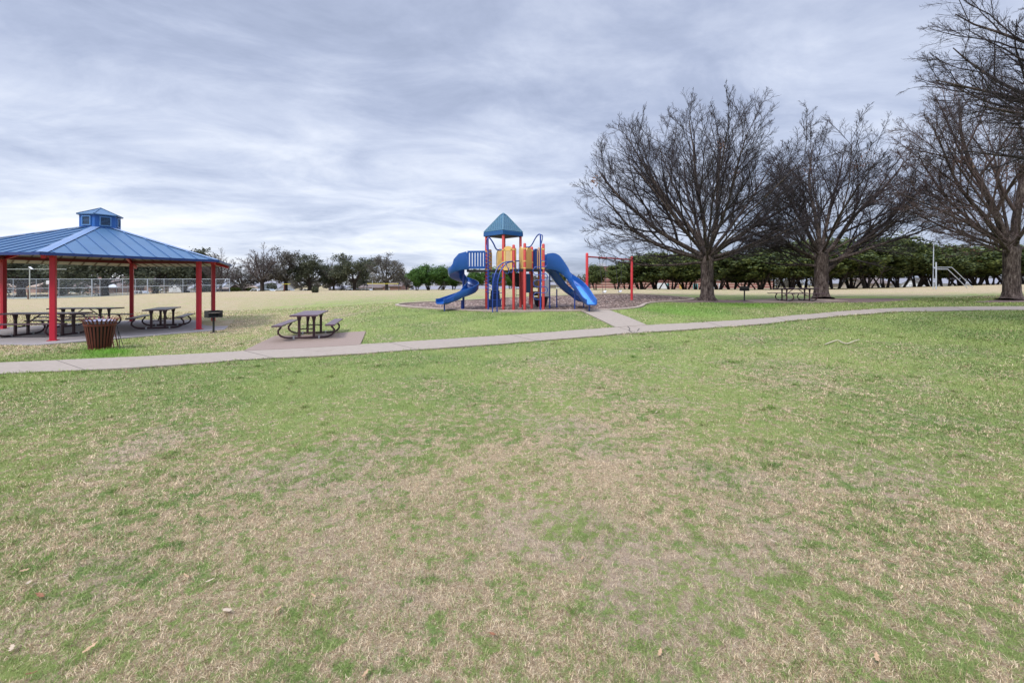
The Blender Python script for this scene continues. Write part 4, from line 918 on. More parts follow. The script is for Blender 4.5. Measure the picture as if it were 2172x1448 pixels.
# ------------------------------------------------------------------ playground
GX, GY = at(1067.5, 21.0); GZ = T(0.3, 20.2)-.02
pg = thing('playground_structure', 'red, blue and yellow climbing structure with slides and a pointed teal roof', 'playground', (GX, GY, GZ)); OR = (GX, GY, GZ)
def W3(px, D, z): x, y = at(px, D); return Vector((x, y, GZ+z))
def post(px, D, h, r=.066, cap=True, mat=COR):
    a = W3(px, D, -.12); mb = MB(); mb.tube([a, a+Vector((0, 0, h+.12-.05)), a+Vector((0, 0, h+.12-.02)), a+Vector((0, 0, h+.12))], [r, r, r*.8, r*.3], 14)
    p = mb.build('post', mat, pg, smooth=True, origin=OR)
    for z in (1.93, 2.25, 2.82):
        if z < h: mb = MB(); mb.tube([a+Vector((0, 0, z+.09)), a+Vector((0, 0, z+.15))], r+.012, 14); mb.build('collar', YEL, p, smooth=True, origin=OR)
DZ = 1.9
TL, TF, TR, TB = (1031.5, 21.1), (1067.5, 20.25), (1104, 21.1), (1067.5, 21.95)
for p_ in (TL, TF, TR): post(*p_, 3.62)
post(TB[0]+2, TB[1], 3.62)
for p_, h in (((1089.5, 19.9), 3.05), ((1113, 19.45), 3.08), ((1128, 20.6), 3.02), ((1152.5, 19.75), 3.08), ((1108.5, 22.6), 2.0), ((1124.5, 22.8), 2.0), ((1145, 21.3), 3.0)): post(*p_, h)
def deck(pts, name='deck'):
    mb = MB(); P_ = [W3(a, b, 0) for a, b in pts]; mb.prism([(p.x, p.y) for p in P_], GZ+DZ-.10, GZ+DZ); mb.build(name, DECK, pg, origin=OR)
deck([TL, TF, TR, TB]); deck([(1067.8, 20.2), (1089.5, 19.85), (1104.2, 21.05)]); deck([(1089.8, 19.8), (1113, 19.4), (1128, 20.55), (1104.5, 21.0)]); deck([(1113.3, 19.4), (1152.5, 19.7), (1145, 21.3), (1128.4, 20.55)])
deck([(990, 20.6), (1031, 20.75), (1031, 21.6), (990, 21.5)], 'side_deck')
def arch(w_, h_, n=10, k=.30): return [(0, 0), (w_, 0)]+[(w_/2+w_/2*math.cos(a), h_-w_*k+w_*k*math.sin(a)) for a in np.linspace(0, math.pi, n)]
def panel(pa, Da, pb, Db, z0=1.85, z1=2.95, name='safety_panel', mat=YEL, k=.35):
    a, b = W3(pa, Da, z0), W3(pb, Db, z0); u = b-a; L = u.length; mb = MB(); mb.plate(arch(L, z1-z0, k=k), a, u.normalized(), (0, 0, 1), .05); return mb.build(name, mat, pg, origin=OR, bevel=.012)
def arc_rail(pa, Da, pb, Db, z0, z1, r=.018, mat=YEL):
    a, b = W3(pa, Da, 0), W3(pb, Db, 0); u = b-a; L = u.length; u.normalize(); pts = [a+u*x_+Vector((0, 0, z0+z_)) for x_, z_ in [(L, 0)]+arch(L, z1-z0, 12, .5)[2:]+[(0, 0)]]
    mb = MB(); mb.tube(pts, r, 6); return mb.build('hoop_rail', mat, pg, smooth=True, origin=OR)
panel(1033.5, 21.05, 1038, 21.2); arc_rail(1038, 21.2, 1043, 21.5, 1.9, 2.85); panel(1038.5, 21.3, 1042, 21.5)
arc_rail(1053, 21.7, 1061, 21.2, 1.9, 2.9); panel(1055, 21.3, 1066, 20.5)
panel(1087.5, 20.15, 1094.5, 20.35); panel(1101.5, 20.7, 1108, 20.2, z1=3.0); panel(1108.5, 19.9, 1112, 19.6, z1=2.9)
panel(1116, 19.6, 1127.5, 20.4, z1=2.95); arc_rail(1115, 19.7, 1123, 20.2, 1.9, 2.9)
panel(1144, 20.3, 1150.5, 19.85, z1=2.98); arc_rail(1140, 20.4, 1146, 20.1, 1.9, 2.93)
# barred arch panel between the tower and the first short post
a, b = W3(1069, 20.15, 1.85), W3(1086.5, 19.95, 1.85); u = (b-a); L = u.length; u.normalize(); mb = MB()
mb.plate([(0, 0), (.07, 0), (.07, 1.0), (0, .98)], a, u, (0, 0, 1), .05); mb.plate([(L-.07, 0), (L, 0), (L, .98), (L-.07, 1.0)], a, u, (0, 0, 1), .05)
top = arch(L, 1.14, 12, .28)[2:]; mb.plate([(0, .92), (L, .92)]+top, a, u, (0, 0, 1), .05); mb.plate([(.07, 0), (L-.07, 0), (L-.07, .10), (.07, .10)], a, u, (0, 0, 1), .05)
for k in range(5): x_ = .07+(L-.14)*(k+.5)/5; mb.plate([(x_-.018, .1), (x_+.018, .1), (x_+.018, .92), (x_-.018, .92)], a, u, (0, 0, 1), .03)
mb.build('barred_panel', YEL, pg, origin=OR)
# blue barrier on the side deck
a, b = W3(991.5, 20.55, 1.93), W3(1029.5, 20.75, 1.95); u = b-a; L = u.length; u.normalize(); mb = MB()
for z_, hh in ((0, .12), (.78, .10)): mb.plate([(0, z_), (L, z_), (L, z_+hh), (0, z_+hh)], a, u, (0, 0, 1), .05)
for k in range(7): x_ = .03+(L-.06)*k/6; mb.plate([(x_-.045, .1), (x_+.045, .1), (x_+.045, .82), (x_-.045, .82)], a, u, (0, 0, 1), .045)
mb.build('blue_barrier', BLUE, pg, origin=OR, bevel=.01)
# roof: square pyramid with scalloped shingles
rc = W3(1067.5, 21.1, 3.56); HB = 1.42/2*1.0; rotz = R(45); CR = .99
def rp(x_, y_, z_): c_, s_ = math.cos(rotz), math.sin(rotz); return rc+Vector((x_*c_-y_*s_, x_*s_+y_*c_, z_))
hw = CR/math.sqrt(2); mb = MB()
rings = [(hw, 0), (hw, .17), (hw*.97, .21), (hw*.5, .70), (hw*.16, 1.05), (hw*.05, 1.11), (.001, 1.12)]
V = [rp(s1*h_, s2*h_, z_) for h_, z_ in rings for s1, s2 in ((-1, -1), (1, -1), (1, 1), (-1, 1))]
mb.add(V, [(k*4+i, k*4+(i+1) % 4, k*4+4+(i+1) % 4, k*4+4+i) for k in range(6) for i in range(4)]+[(3, 2, 1, 0)])
rf = mb.build('tower_roof', TEALB, pg, origin=OR, bevel=.012)
mb = MB(); mb.add([rp(a_*hw*.96, b_*hw*.96, z_) for z_ in (-.012, -.004) for a_, b_ in ((-1, -1), (1, -1), (1, 1), (-1, 1))], [(3, 2, 1, 0), (4, 5, 6, 7), (0, 1, 5, 4), (1, 2, 6, 5), (2, 3, 7, 6), (3, 0, 4, 7)]); mb.build('roof_underside', P('navy_underside', (.006, .01, .035), .7), rf, origin=OR)
mb = MB(); rows = 11
for f in range(4):
    fa = f*math.pi/2; cf, sf_ = math.cos(fa), math.sin(fa)
    for r_ in range(rows):
        t0_, t1_ = r_/rows, (r_+1.35)/rows; h0 = hw*(1.0-.84*t0_)*1.0; z0_ = .21+.84*t0_; dzr = .84/rows
        n_ = max(1, int(round(2*h0/.135))); wS = 2*h0/n_
        for k in range(n_):
            xc = -h0+(k+.5)*wS; w2 = wS*.49; yb = -h0-.014; sl_ = (hw*.84/rows)
            def q(x_, ty_): # ty_ 0 bottom..1.3 top along slope
                x2 = x_*(1-.0*ty_); yy = yb+ty_*sl_; zz_ = z0_+ty_*dzr; xlim = -yy-.006
                x2 = max(-xlim, min(xlim, x2)); return rp(x2*cf-yy*sf_, x2*sf_+yy*cf, zz_)
            o2 = q(0, 0)*0
            w3 = w2*.86; pts = [q(xc-w3, .52), q(xc-w3*.45, .12), q(xc+w3*.45, .12), q(xc+w3, .52), q(xc+w3, 1.05), q(xc-w3, 1.05)]
            m_ = [p+Vector((0, 0, -.02)) for p in pts[:4]]
            mb.add(pts+m_, [(0, 1, 2, 3, 4, 5), (6, 7, 1, 0), (7, 8, 2, 1), (8, 9, 3, 2)])
mb.build('shingles', TEAL, rf, origin=OR)
mb = MB()
for s1, s2 in ((-1, -1), (1, -1), (1, 1), (-1, 1)): mb.tube([rp(s1*hw*.98, s2*hw*.98, .21), rp(s1*hw*.16, s2*hw*.16, 1.06), rp(0, 0, 1.14)], [.03, .03, .05], 8)
mb.build('hip_trim', TEAL, rf, origin=OR, smooth=True)
U = [(-.30, .30), (-.315, .30), (-.32, .28), (-.31, .06), (-.24, -.01), (.24, -.01), (.31, .06), (.32, .28), (.315, .30), (.27, .30), (.27, .09), (.21, .03), (-.21, .03), (-.27, .09), (-.27, .30)]
# spiral slide
cx0, cy0 = at(983, 20.75); Rr = .43; pth, hs = [], []
pth.append(Vector((cx0+.30, cy0-Rr, GZ+1.93))); hs.append(2.7)
for k in range(33):
    a = -math.pi/2-k/32*2*math.pi; pth.append(Vector((cx0+Rr*math.cos(a), cy0+Rr*math.sin(a), GZ+1.90-1.34*(k/32)**1.02))); hs.append([2.5, 1.9, 1.3, 1.05, .95][k] if k < 5 else min(1.12, .9+.03*k))
for k in range(1, 8): pth.append(Vector((cx0-.14*k, cy0-Rr-.012*k*k, GZ+.56-.29*min(1, k/6)**.8))); hs.append(1.15-.05*k)
mb = MB(); mb.sweep(U, pth, hs=hs); mb.build('spiral_slide', BLUE, pg, smooth=True, origin=OR)
mb = MB(); mb.tube([(cx0, cy0, GZ-.1), (cx0, cy0, GZ+2.0)], .055, 12); mb.build('slide_column', BLUM, pg, smooth=True, origin=OR)
e_ = pth[-2]; mb = MB(); mb.tube([(e_.x+.05, e_.y, GZ-.1), (e_.x+.05, e_.y, e_.z)], .035, 8); mb.build('slide_leg', BLUM, pg, smooth=True, origin=OR); mb = MB(); mb.tube([(cx0-.02, cy0-Rr, GZ-.1), (cx0-.02, cy0-Rr, GZ+.42)], .05, 8); mb.build('slide_leg', BLUM, pg, smooth=True, origin=OR)
# double slide
def slide(pts, hs_, mat, ws_=None, name='slide'):
    C_ = chaikin(np.array([(p[0], p[1], p[2]+GZ, h, (ws_[i] if ws_ else 1)) for i, (p, h) in enumerate(zip(pts, hs_))]), 3, False)
    mb = MB(); mb.sweep(U, C_[:, :3], hs=C_[:, 3], ws=C_[:, 4]); return mb.build(name, mat, pg, smooth=True, origin=OR)
SB = [(1.58, 21.05, 1.9), (1.85, 21.05, 1.72), (2.12, 21.05, 1.30), (2.58, 21.05, .84), (3.05, 21.05, .52), (3.4, 20.8, .36), (3.7, 20.3, .32)]
slide(SB, [1.5, 1.3, 1.2, 1.0, 1.0, .9, .8], BLUE)
SA = [(1.55, 20.15, 1.93), (1.95, 20.2, 1.90), (2.25, 20.2, 1.78), (2.55, 20.2, 1.52), (2.85, 20.1, 1.24), (3.1, 19.75, .93), (3.25, 19.25, .64), (3.33, 18.75, .40), (3.38, 18.3, .30), (3.40, 18.1, .30)]
slide(SA, [2.3, 2.6, 1.5, 1.05, 1.0, 1.0, 1.0, .95, .9, .8], BLUE, [1.1, 1.15, 1.05, 1, 1, 1, .95, .9, .85, .75])
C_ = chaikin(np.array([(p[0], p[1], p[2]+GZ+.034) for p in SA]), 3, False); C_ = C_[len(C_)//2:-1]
mb = MB(); mb.sweep([(-.225, .0), (-.225, .006), (.225, .006), (.225, .0)], C_, ws=np.linspace(1, .78, len(C_))); mb.build('lit_slide_bed', BLUL, pg, smooth=True, origin=OR)  # pale strip paints the light on the lower half of the chute
mb = MB()
for px, D, zt in ((1166, 20.6, 1.7), (1181, 20.9, .95), (1219, 20.0, 1.2), (1238, 20.5, .4), (1250, 18.45, .3)):
    a = W3(px, D, -.1); mb = MB(); mb.tube([a, a+Vector((0, 0, zt+.1))], .032, 8); mb.build('slide_leg', BLUM, pg, smooth=True, origin=OR)
a = W3(1131.5, 20.7, 1.86); b = W3(1141, 21.2, 1.86); u = b-a; mb = MB(); mb.plate(arch(u.length, 1.08, k=.2), a, u.normalized(), (0, 0, 1), .08); mb.build('slide_hood', BLUE, pg, origin=OR)
def ptube(pp, r, mat, name, k=8, sm=2):
    C_ = np.array([tuple(W3(a, d, 0)+Vector((0, 0, z))) for a, d, z in pp]); C_ = chaikin(C_, sm, False) if sm else C_
    mb = MB(); mb.tube(C_, r, k); return mb.build(name, mat, pg, smooth=True, origin=OR)
# height from a photo row at depth D, above the play surface
zy = lambda py, D: CAMH+(HY-py)/F*D-GZ
# corkscrew climber
ptube([(1035.5, 20.0, -.1), (1035.3, 20.0, zy(510, 20)), (1035, 20.0, zy(504, 20)), (1039, 20.05, zy(504, 20)), (1047, 20.1, zy(516, 20)), (1052, 20.2, zy(528, 20)), (1058, 20.3, zy(530.5, 20.2)), (1065, 20.3, zy(529, 20.2))], .033, BLUM, 'climber_pole')
hz = []; x0, y0 = at(1035.5, 20.0)
for k in range(150): a = k*.52; hz.append((x0+.115*math.cos(a), y0+.115*math.sin(a), GZ+.75+k*.0118*1.15))
mb = MB(); mb.tube(hz, .014, 5); mb.build('corkscrew_rung', BLUM, pg, smooth=True, origin=OR)
ptube([(1036, 20.02, zy(505, 20)), (1031.5, 20.3, zy(507, 20)), (1031.5, 20.4, zy(520, 20)), (1033.5, 20.1, zy(530, 20))], .022, BLUM, 'grab_rail')
# arched ladder
for px0, dd in ((1044.8, 0), (1054.3, .12)):
    ptube([(px0, 19.0+dd, -.1), (px0+.2, 19.0+dd, zy(610, 19)), (px0+2.0, 19.02+dd, zy(590, 19)), (px0+9, 19.15+dd, zy(570, 19.2)), (px0+20, 19.4+dd, zy(558, 19.5)), (1082+dd*30, 19.7+dd, zy(554.5, 19.8)), (1101, 20.2+dd, zy(553.3, 20.2))], .026, BLUM, 'ladder_rail')
mb = MB()
for py in (607, 621.5, 636): mb.tube([W3(1045, 19.0, zy(py, 19)), W3(1064, 19.7, zy(py, 19.2))], .018, 6)
for (pa, ya), (pb, yb_), (pc, yc) in (((1047, 592), (1058, 600), (1064, 594)), ((1053, 577), (1066, 590), (1068, 579)), ((1062, 566), (1078, 580), (1079, 567)), ((1073, 558), (1086, 578), (1087, 562)), ((1089, 555), (1097, 577), (1101, 556))):
    q = chaikin(np.array([tuple(W3(pa, 19.3, zy(ya, 19.3))), tuple(W3((pa*.45+pb*.55), 19.4, zy(yb_, 19.4))), tuple(W3(pb*.5+pc*.5+1.5, 19.5, zy(yb_, 19.4))), tuple(W3(pc, 19.5, zy(yc, 19.4)))]), 3, False); mb.tube(q, .016, 6)
mb.build('ladder_rung', BLUM, pg, smooth=True, origin=OR)
# serpentine climber
ptube([(1146.5, 19.0, -.1), (1146.5, 19.0, zy(500, 19))], .036, BLUM, 'climber_pole', sm=0)
ptube([(1146.5, 19.0, zy(500, 19)), (1146, 19.0, zy(496.5, 19)), (1141, 19.1, zy(497, 19)), (1135, 19.2, zy(506, 19.2)), (1129, 19.3, zy(518, 19.3)), (1124, 19.4, zy(524, 19.4)), (1116, 19.5, zy(524.5, 19.5))], .028, BLUM, 'overhead_rail')
ptube([(1146.5, 19.0, zy(498, 19)), (1150.5, 19.0, zy(498, 19)), (1151, 19.0, zy(506, 19)), (1147.5, 19.0, zy(518, 19))], .02, BLUM, 'grab_rail')
mb = MB()
def loop(x0_, x1_, ya, yb_):
    q = [W3(x0_, 19.0, zy(ya, 19))]; rY = abs(yb_-ya)/2; cyp = (ya+yb_)/2; sg = 1 if x1_ > x0_ else -1
    for k in range(13): a = math.pi/2-k*math.pi/12; q.append(W3(x1_-sg*rY*.95+sg*rY*.95*math.cos(a), 19.0, zy(cyp-rY*math.sin(a), 19)))
    q.append(W3(x0_, 19.0, zy(yb_, 19))); mb.tube(q, .018, 6)
for x0_, x1_, ya, yb_ in ((1146.5, 1161, 553, 566), (1146.5, 1130.5, 566, 583), (1146.5, 1161.5, 580.5, 594), (1146.5, 1131.5, 594, 608), (1146.5, 1161.5, 608, 621), (1146.5, 1131.5, 621, 635)): loop(x0_, x1_, ya, yb_)
mb.build('serpentine_rung', BLUM, pg, smooth=True, origin=OR)
# stair climber behind the tower, crawl ramp, chain ladder, pod
mb = MB()
a = W3(1050, 22.0, .0)
mb.box(a+Vector((0, 0, .22)), (.62, .7, .40)); mb.box(a+Vector((.0, .12, .52)), (.5, .45, .22)); mb.box(a+Vector((.0, .2, .75)), (.46, .35, .26)); mb.box(a+Vector((.0, .26, 1.3)), (.36, .1, .95)); mb.build('stair_climber', P('navy_plastic', (.008, .035, .15), .4), pg, origin=OR, bevel=.03)
mb = MB(); a, b, c, d = W3(1074, 22.6, 1.8), W3(1104, 22.6, 1.8), W3(1104, 22.8, 1.05), W3(1094, 22.8, 1.05)
mb.add([a, b, c, d]+[q+Vector((0, .35, 0)) for q in (a, b, c, d)], [(0, 1, 2, 3), (7, 6, 5, 4), (0, 4, 5, 1), (1, 5, 6, 2), (2, 6, 7, 3), (3, 7, 4, 0)]); mb.build('crawl_ramp', DECK, pg, origin=OR)
mb = MB()
for px in (1094.5, 1102.5): mb.tube([W3(px, 22.4, 1.3), W3(px, 22.4, .30)], .014, 6)
for z_ in (.95, .62): mb.tube([W3(1094.5, 22.4, z_), W3(1102.5, 22.4, z_)], .018, 6)
mb.tube([W3(1094.5, 22.4, .3), W3(1096, 22.4, .2), W3(1098.5, 22.4, .16), W3(1101, 22.4, .2), W3(1102.5, 22.4, .3)], .016, 6); mb.tube([W3(1098.5, 22.4, .16), W3(1098.5, 22.4, -.05)], .02, 6)
mb.build('chain_ladder', P('dull_chain', (.13, .13, .14), .5, metal=.5), pg, origin=OR)
pc = W3(1147, 21.6, 0); mb = MB(); mb.lathe([(.001, .05), (.22, .06), (.30, .16), (.36, .42), (.38, .52), (.34, .52), (.28, .2), (.001, .12)], 20, (pc.x, pc.y, pc.z)); mb.build('play_pod', P('black_plastic', (.012, .014, .03), .35), pg, smooth=True, origin=OR)
mb = MB(); a = W3(1137, 21.8, .72); mb.box(a, (.42, .3, .22)); mb.box(W3(1155, 21.4, .55), (.55, .25, .04)); mb.build('play_counter', MATS['black_plastic'], pg, origin=OR, bevel=.02)
panel(1155, 22.0, 1165, 22.1, .45, 1.5, 'play_panel', P('grey_white_plastic', (.42, .45, .50), .5), .5)
mb = MB(); mb.box(W3(1121, 22.5, 1.25), (.25, .05, 1.0)); mb.build('back_panel', P('deep_teal_plastic', (.01, .06, .14), .4), pg, origin=OR, bevel=.02)
mb = MB(); mb.tube([W3(1142.5, 21.0, .5), W3(1142.5, 21.0, 1.85)], .04, 8); mb.build('bubbler_pole', P('orange_plastic', (.6, .22, .04), .5), pg, smooth=True, origin=OR)

# ------------------------------------------------------------------ swing frame
s0 = Vector((*at(1245, 22.4), 0)); s1 = Vector((*at(1340, 25.2), 0)); s0.z, s1.z = T(s0.x, s0.y)-.05, T(s1.x, s1.y)-.05
sw = thing('swing_set', 'red swing frame with two posts and two pale seats behind the slide', 'swing', tuple(s0)); topz = s1.z+2.52; O2 = tuple(s0)
SR = P('swing_red_paint', (.50, .028, .035), .45, var=.1)
for p in (s0, s1): mb = MB(); mb.tube([p, Vector((p.x, p.y, topz+.05)), Vector((p.x, p.y, topz+.09)), Vector((p.x, p.y, topz+.11))], [.072, .072, .05, .01], 14); mb.build('post', SR, sw, smooth=True, origin=O2)
a, b = Vector((s0.x, s0.y, topz-.1)), Vector((s1.x, s1.y, topz-.1)); mb = MB(); mb.tube([a, b], .04, 10); mb.build('top_beam', P('dull_red_beam', (.28, .035, .04), .5), sw, smooth=True, origin=O2)
for f0, f1 in ((.25, .40), (.60, .75)):
    pa, pb = a.lerp(b, f0), a.lerp(b, f1); zs = min(s0.z, s1.z)+.62
    tw = Vector((.18, -.10, 0)); la, lb = Vector((pa.x, pa.y, zs+.02))+tw, Vector((pb.x, pb.y, zs+.10))-tw*.2
    mb = MB(); 
    for p, q in ((pa, la), (pb, lb)): mb.tube([p, p.lerp(q, .5)+Vector((0, 0, -.01)), q], .011, 5)
    for p in (pa, pb): mb.tube([p+Vector((0, 0, .05)), p-Vector((0, 0, .10))], .05, 8)
    mb.build('chain', P('swing_chain', (.10, .10, .11), .45, metal=.6), sw, origin=O2)
    d = (lb-la); n_ = 8; q = [la.lerp(lb, k/n_)+Vector((0, 0, -.07*math.sin(math.pi*k/n_))) for k in range(n_+1)]
    mb = MB(); mb.sweep([(-.07, 0), (.07, 0), (.07, .02), (-.07, .02)], q); mb.build('swing_seat', P('pale_grey_seat', (.55, .55, .56), .4), sw, origin=O2)

# ------------------------------------------------------------------ goal on the right
gb = Vector((*at(1979, 47), 0)); gb.z = T(gb.x, gb.y)-.05
gl = thing('goal_frame', 'grey pipe football goal with tall upright and sloping back bars', 'goal', tuple(gb)); O3 = tuple(gb); G = lambda px, py, D=47: Vector(tuple(pt(px, py, D)))
GG = P('pale_goal_pipe', (.42, .46, .52), .45, metal=.2)
mb = MB(); mb.tube([G(1979, 612), G(1980.5, 507)], .04, 8); mb.build('tall_upright', GG, gl, smooth=True, origin=O3)
mb = MB(); mb.tube([G(1985.5, 613, 45), G(1985.5, 556, 45)], .06, 8); mb.tube([G(1980, 568, 47), G(1985.5, 570, 45)], .05, 8); mb.build('near_post', GG, gl, smooth=True, origin=O3)
mb = MB(); mb.tube([G(1985.5, 571, 45), G(2010, 571, 45), G(2052, 611, 45)], .035, 8); mb.tube([G(1981, 567, 47), G(2019, 567, 47), G(2067, 613, 47)], .035, 8); mb.build('back_bar', GG, gl, smooth=True, origin=O3)

# ------------------------------------------------------------------ court fence
FC = P('fence_pipe', (.36, .40, .45), .5, metal=.2, var=.08)
def fence(name, label, posts, D0, D1, top_z, midf, wire=True, rpost=.045):
    A_ = [(px, D0+(D1-D0)*(px-posts[0])/(posts[-1]-posts[0])) for px in posts]; Wp = [Vector((*at(px, D), 0)) for px, D in A_]
    for w_ in Wp: w_.z = T(w_.x, w_.y)
    t = thing(name, label, 'fence', tuple(Wp[0])); og = tuple(Wp[0]); zt = top_z
    for i, w_ in enumerate(Wp):
        r = rpost*(1.9 if posts[i] in (195, 313) else 1); mb = MB(); mb.tube([w_-Vector((0, 0, .2)), Vector((w_.x, w_.y, zt))], r, 6); mb.build('fence_post', FC, t, origin=og)
    mb = MB()
    for f in [1.0]+midf:
        for i in range(len(Wp)-1): mb.tube([Vector((Wp[i].x, Wp[i].y, Wp[i].z+.05+(zt-Wp[i].z-.05)*f)), Vector((Wp[i+1].x, Wp[i+1].y, Wp[i+1].z+.05+(zt-Wp[i+1].z-.05)*f))], .032, 5)
    mb.build('fence_rail', FC, t, origin=og)
    if wire:
        a, b = Wp[0], Wp[-1]; Lh = (b-a).length; H = zt-min(a.z, b.z)-.1; sp = .16; u = (b-a)/Lh; u.z = 0; n_ = int((Lh+H)/sp); pts = []
        for k in range(-int(H/sp), int(Lh/sp)):
            for sg in (1, -1):
                x0_ = k*sp; s0_, e0_ = max(0, -x0_), min(H, Lh-x0_)
                if e0_ <= s0_: continue
                z0_, z1_ = (s0_, e0_) if sg == 1 else (H-s0_, H-e0_)
                P0 = a+u*(x0_+s0_); P1 = a+u*(x0_+e0_); pts.append([(P0.x, P0.y, zt-H+z0_), (P1.x, P1.y, zt-H+z1_)])
        V, Fc = tubes(np.array(pts), np.full((len(pts), 2), .0042), 3); V = V-np.array(og); mesh_np('chain_link_wire', V, Fc, FC, t)
    return t
fence('court_fence', 'near grey chain link fence of the ball court seen under the pavilion', [-60, -28, 28, 77, 125, 195, 212, 260, 287, 313, 348, 388, 425, 458, 487], 71, 72, 2.72, [.52], True)
fence('court_fence', 'far grey chain link fence at the back of the ball court', [-60, -20, 10, 46, 85, 140, 174, 214, 247, 271, 300, 330], 86, 86, 2.95, [.42, .04], False, .04)
# court slab and street
def band(name, p0, p1, D0, D1, mat, h=.02):
    a = [at(px, D0) for px in np.linspace(p0, p1, 9)]; b = [at(px, D1) for px in np.linspace(p1, p0, 9)]; return sheet(name, a+b, mat, h)
band('ball_court', -60, 290, 74, 85, P('court_concrete', (.30, .34, .31), .9, var=.1))
band('street', -100, 1000, 95, 101, P('asphalt', (.06, .06, .065), .9, var=.15, scale=20))
# basketball hoop, multi pole with lamp, net
x, y = at(104, 78); bh = thing('basketball_hoop', 'white backboard on a grey pole inside the ball court', 'basketball hoop', (x, y, T(x, y)))
mb = MB(); mb.tube([(0, 0, 0), (0, 0, 2.6), (.5, 0, 3.0)], .06, 8); mb.build('pole', FC, bh)
mb = MB(); mb.box((.1, -.1, 2.75), (1.0, .04, .70)); mb.build('backboard', WHT, bh)
mb = MB(); mb.tube([(.1+.23*math.cos(k*.524), -.4+.23*math.sin(k*.524), 2.5) for k in range(13)], .015, 5); mb.build('rim', P('orange_rim', (.5, .12, .03), .5), bh)
x, y = at(63, 69); bp = thing('court_pole', 'tall grey pole with a long crossbar, left of the front red post', 'pole', (x, y, T(x, y)-.05)); zt_ = CAMH+(HY-571)/F*69-bp.location.z
mb = MB(); mb.tube([(0, 0, 0), (0, 0, zt_)], .07, 8); mb.build('upright', P('pale_pole_paint', (.42, .45, .42), .5), bp, smooth=True)
mb = MB(); mb.tube([(-4.6, 0, zt_), (6.0, 0, zt_)], .04, 6); mb.build('crossbar', MATS['pale_pole_paint'], bp, smooth=True)
mb = MB(); mb.box((.2, 0, zt_+.18), (.62, .3, .08), ry=R(38)); mb.build('lamp_head', WHT, bp)
mb = MB(); mb.tube([(-.25, 0, 0), (-.25, 0, 1.6)], .1, 8); mb.build('brown_stub_post', P('brown_wood_post', (.14, .08, .06), .8), bp)
x, y = at(60, 100); pl_ = thing('porch_lamp', 'small lit orange lamp seen through the fence at the left', 'lamp', (x, y, T(x, y)))
EM = bpy.data.materials.new('lit_lamp'); EM.use_nodes = True; eb = EM.node_tree.nodes['Principled BSDF']; eb.inputs['Emission Color'].default_value = (1, .45, .1, 1); eb.inputs['Emission Strength'].default_value = 5; eb.inputs['Base Color'].default_value = (1, .6, .3, 1)
mb = MB(); mb.lathe([(.001, 1.75), (.10, 1.8), (.14, 1.95), (.10, 2.1), (.001, 2.15)], 10); mb.build('globe', EM, pl_, smooth=True)
mb = MB(); mb.tube([(0, 0, 0), (0, 0, 1.76)], .035, 6); mb.build('lamp_post', BLK, pl_)
for i, (px, ty_, lab) in enumerate(((738, 578, 'left of two pale lamp posts in front of the dark oak'), (790, 580, 'right of two pale lamp posts, near the volleyball net'))):
    x, y = at(px, 90); z0 = T(x, y); h = CAMH+(HY-ty_)/F*90-z0; t_ = thing('street_lamp', lab, 'street lamp', (x, y, z0), 0, 'pale lamp posts')
    mb = MB(); mb.tube([(0, 0, 0), (0, 0, h)], .07, 6); mb.build('pole', GALV, t_); mb = MB(); mb.box((0, 0, h), (1.1, .3, .12)); mb.box((0, 0, h+.2), (.5, .3, .1)); mb.build('lamp_head', WHT, t_)
nx0, ny0 = at(778, 74); nx1, ny1 = at(846, 74); vn = thing('volleyball_net', 'volleyball net with a yellow top tape on the far lawn', 'net', (nx0, ny0, T(nx0, ny0)))
z1_ = CAMH+(HY-601.5)/F*74-vn.location.z; Lx = nx1-nx0; mb = MB(); mb.beam((0, 0, z1_), (Lx, 0, z1_), .03, .09); mb.build('top_tape', P('yellow_tape', (.55, .48, .05), .6), vn)
for x_ in (0, Lx): mb = MB(); mb.tube([(x_, 0, -.2), (x_, 0, z1_+.06)], .05, 6); mb.build('net_post', P('dark_net_post', (.05, .06, .08), .6), vn)
q = [[(k*.2, 0, z1_-.9), (k*.2, 0, z1_)] for k in range(int(Lx/.2))]+[[(0, 0, z1_-.15*k), (Lx, 0, z1_-.15*k)] for k in range(1, 7)]
V, Fc = tubes(np.array(q, float), np.full((len(q), 2), .004), 3); mesh_np('net_mesh', V, Fc, BLK, vn)
x, y = at(603, 70); v2 = thing('sports_post', 'short rusty post with a yellow crossbar on the far lawn', 'post', (x, y, T(x, y)-.03)); mb = MB(); mb.tube([(0, 0, 0), (0, 0, 1.25)], .07, 6); mb.build('post', RUST, v2); mb = MB(); mb.beam((-.35, 0, 1.2), (1.0, 0, 1.25), .08, .08); mb.build('crossbar', MATS['yellow_tape'], v2)

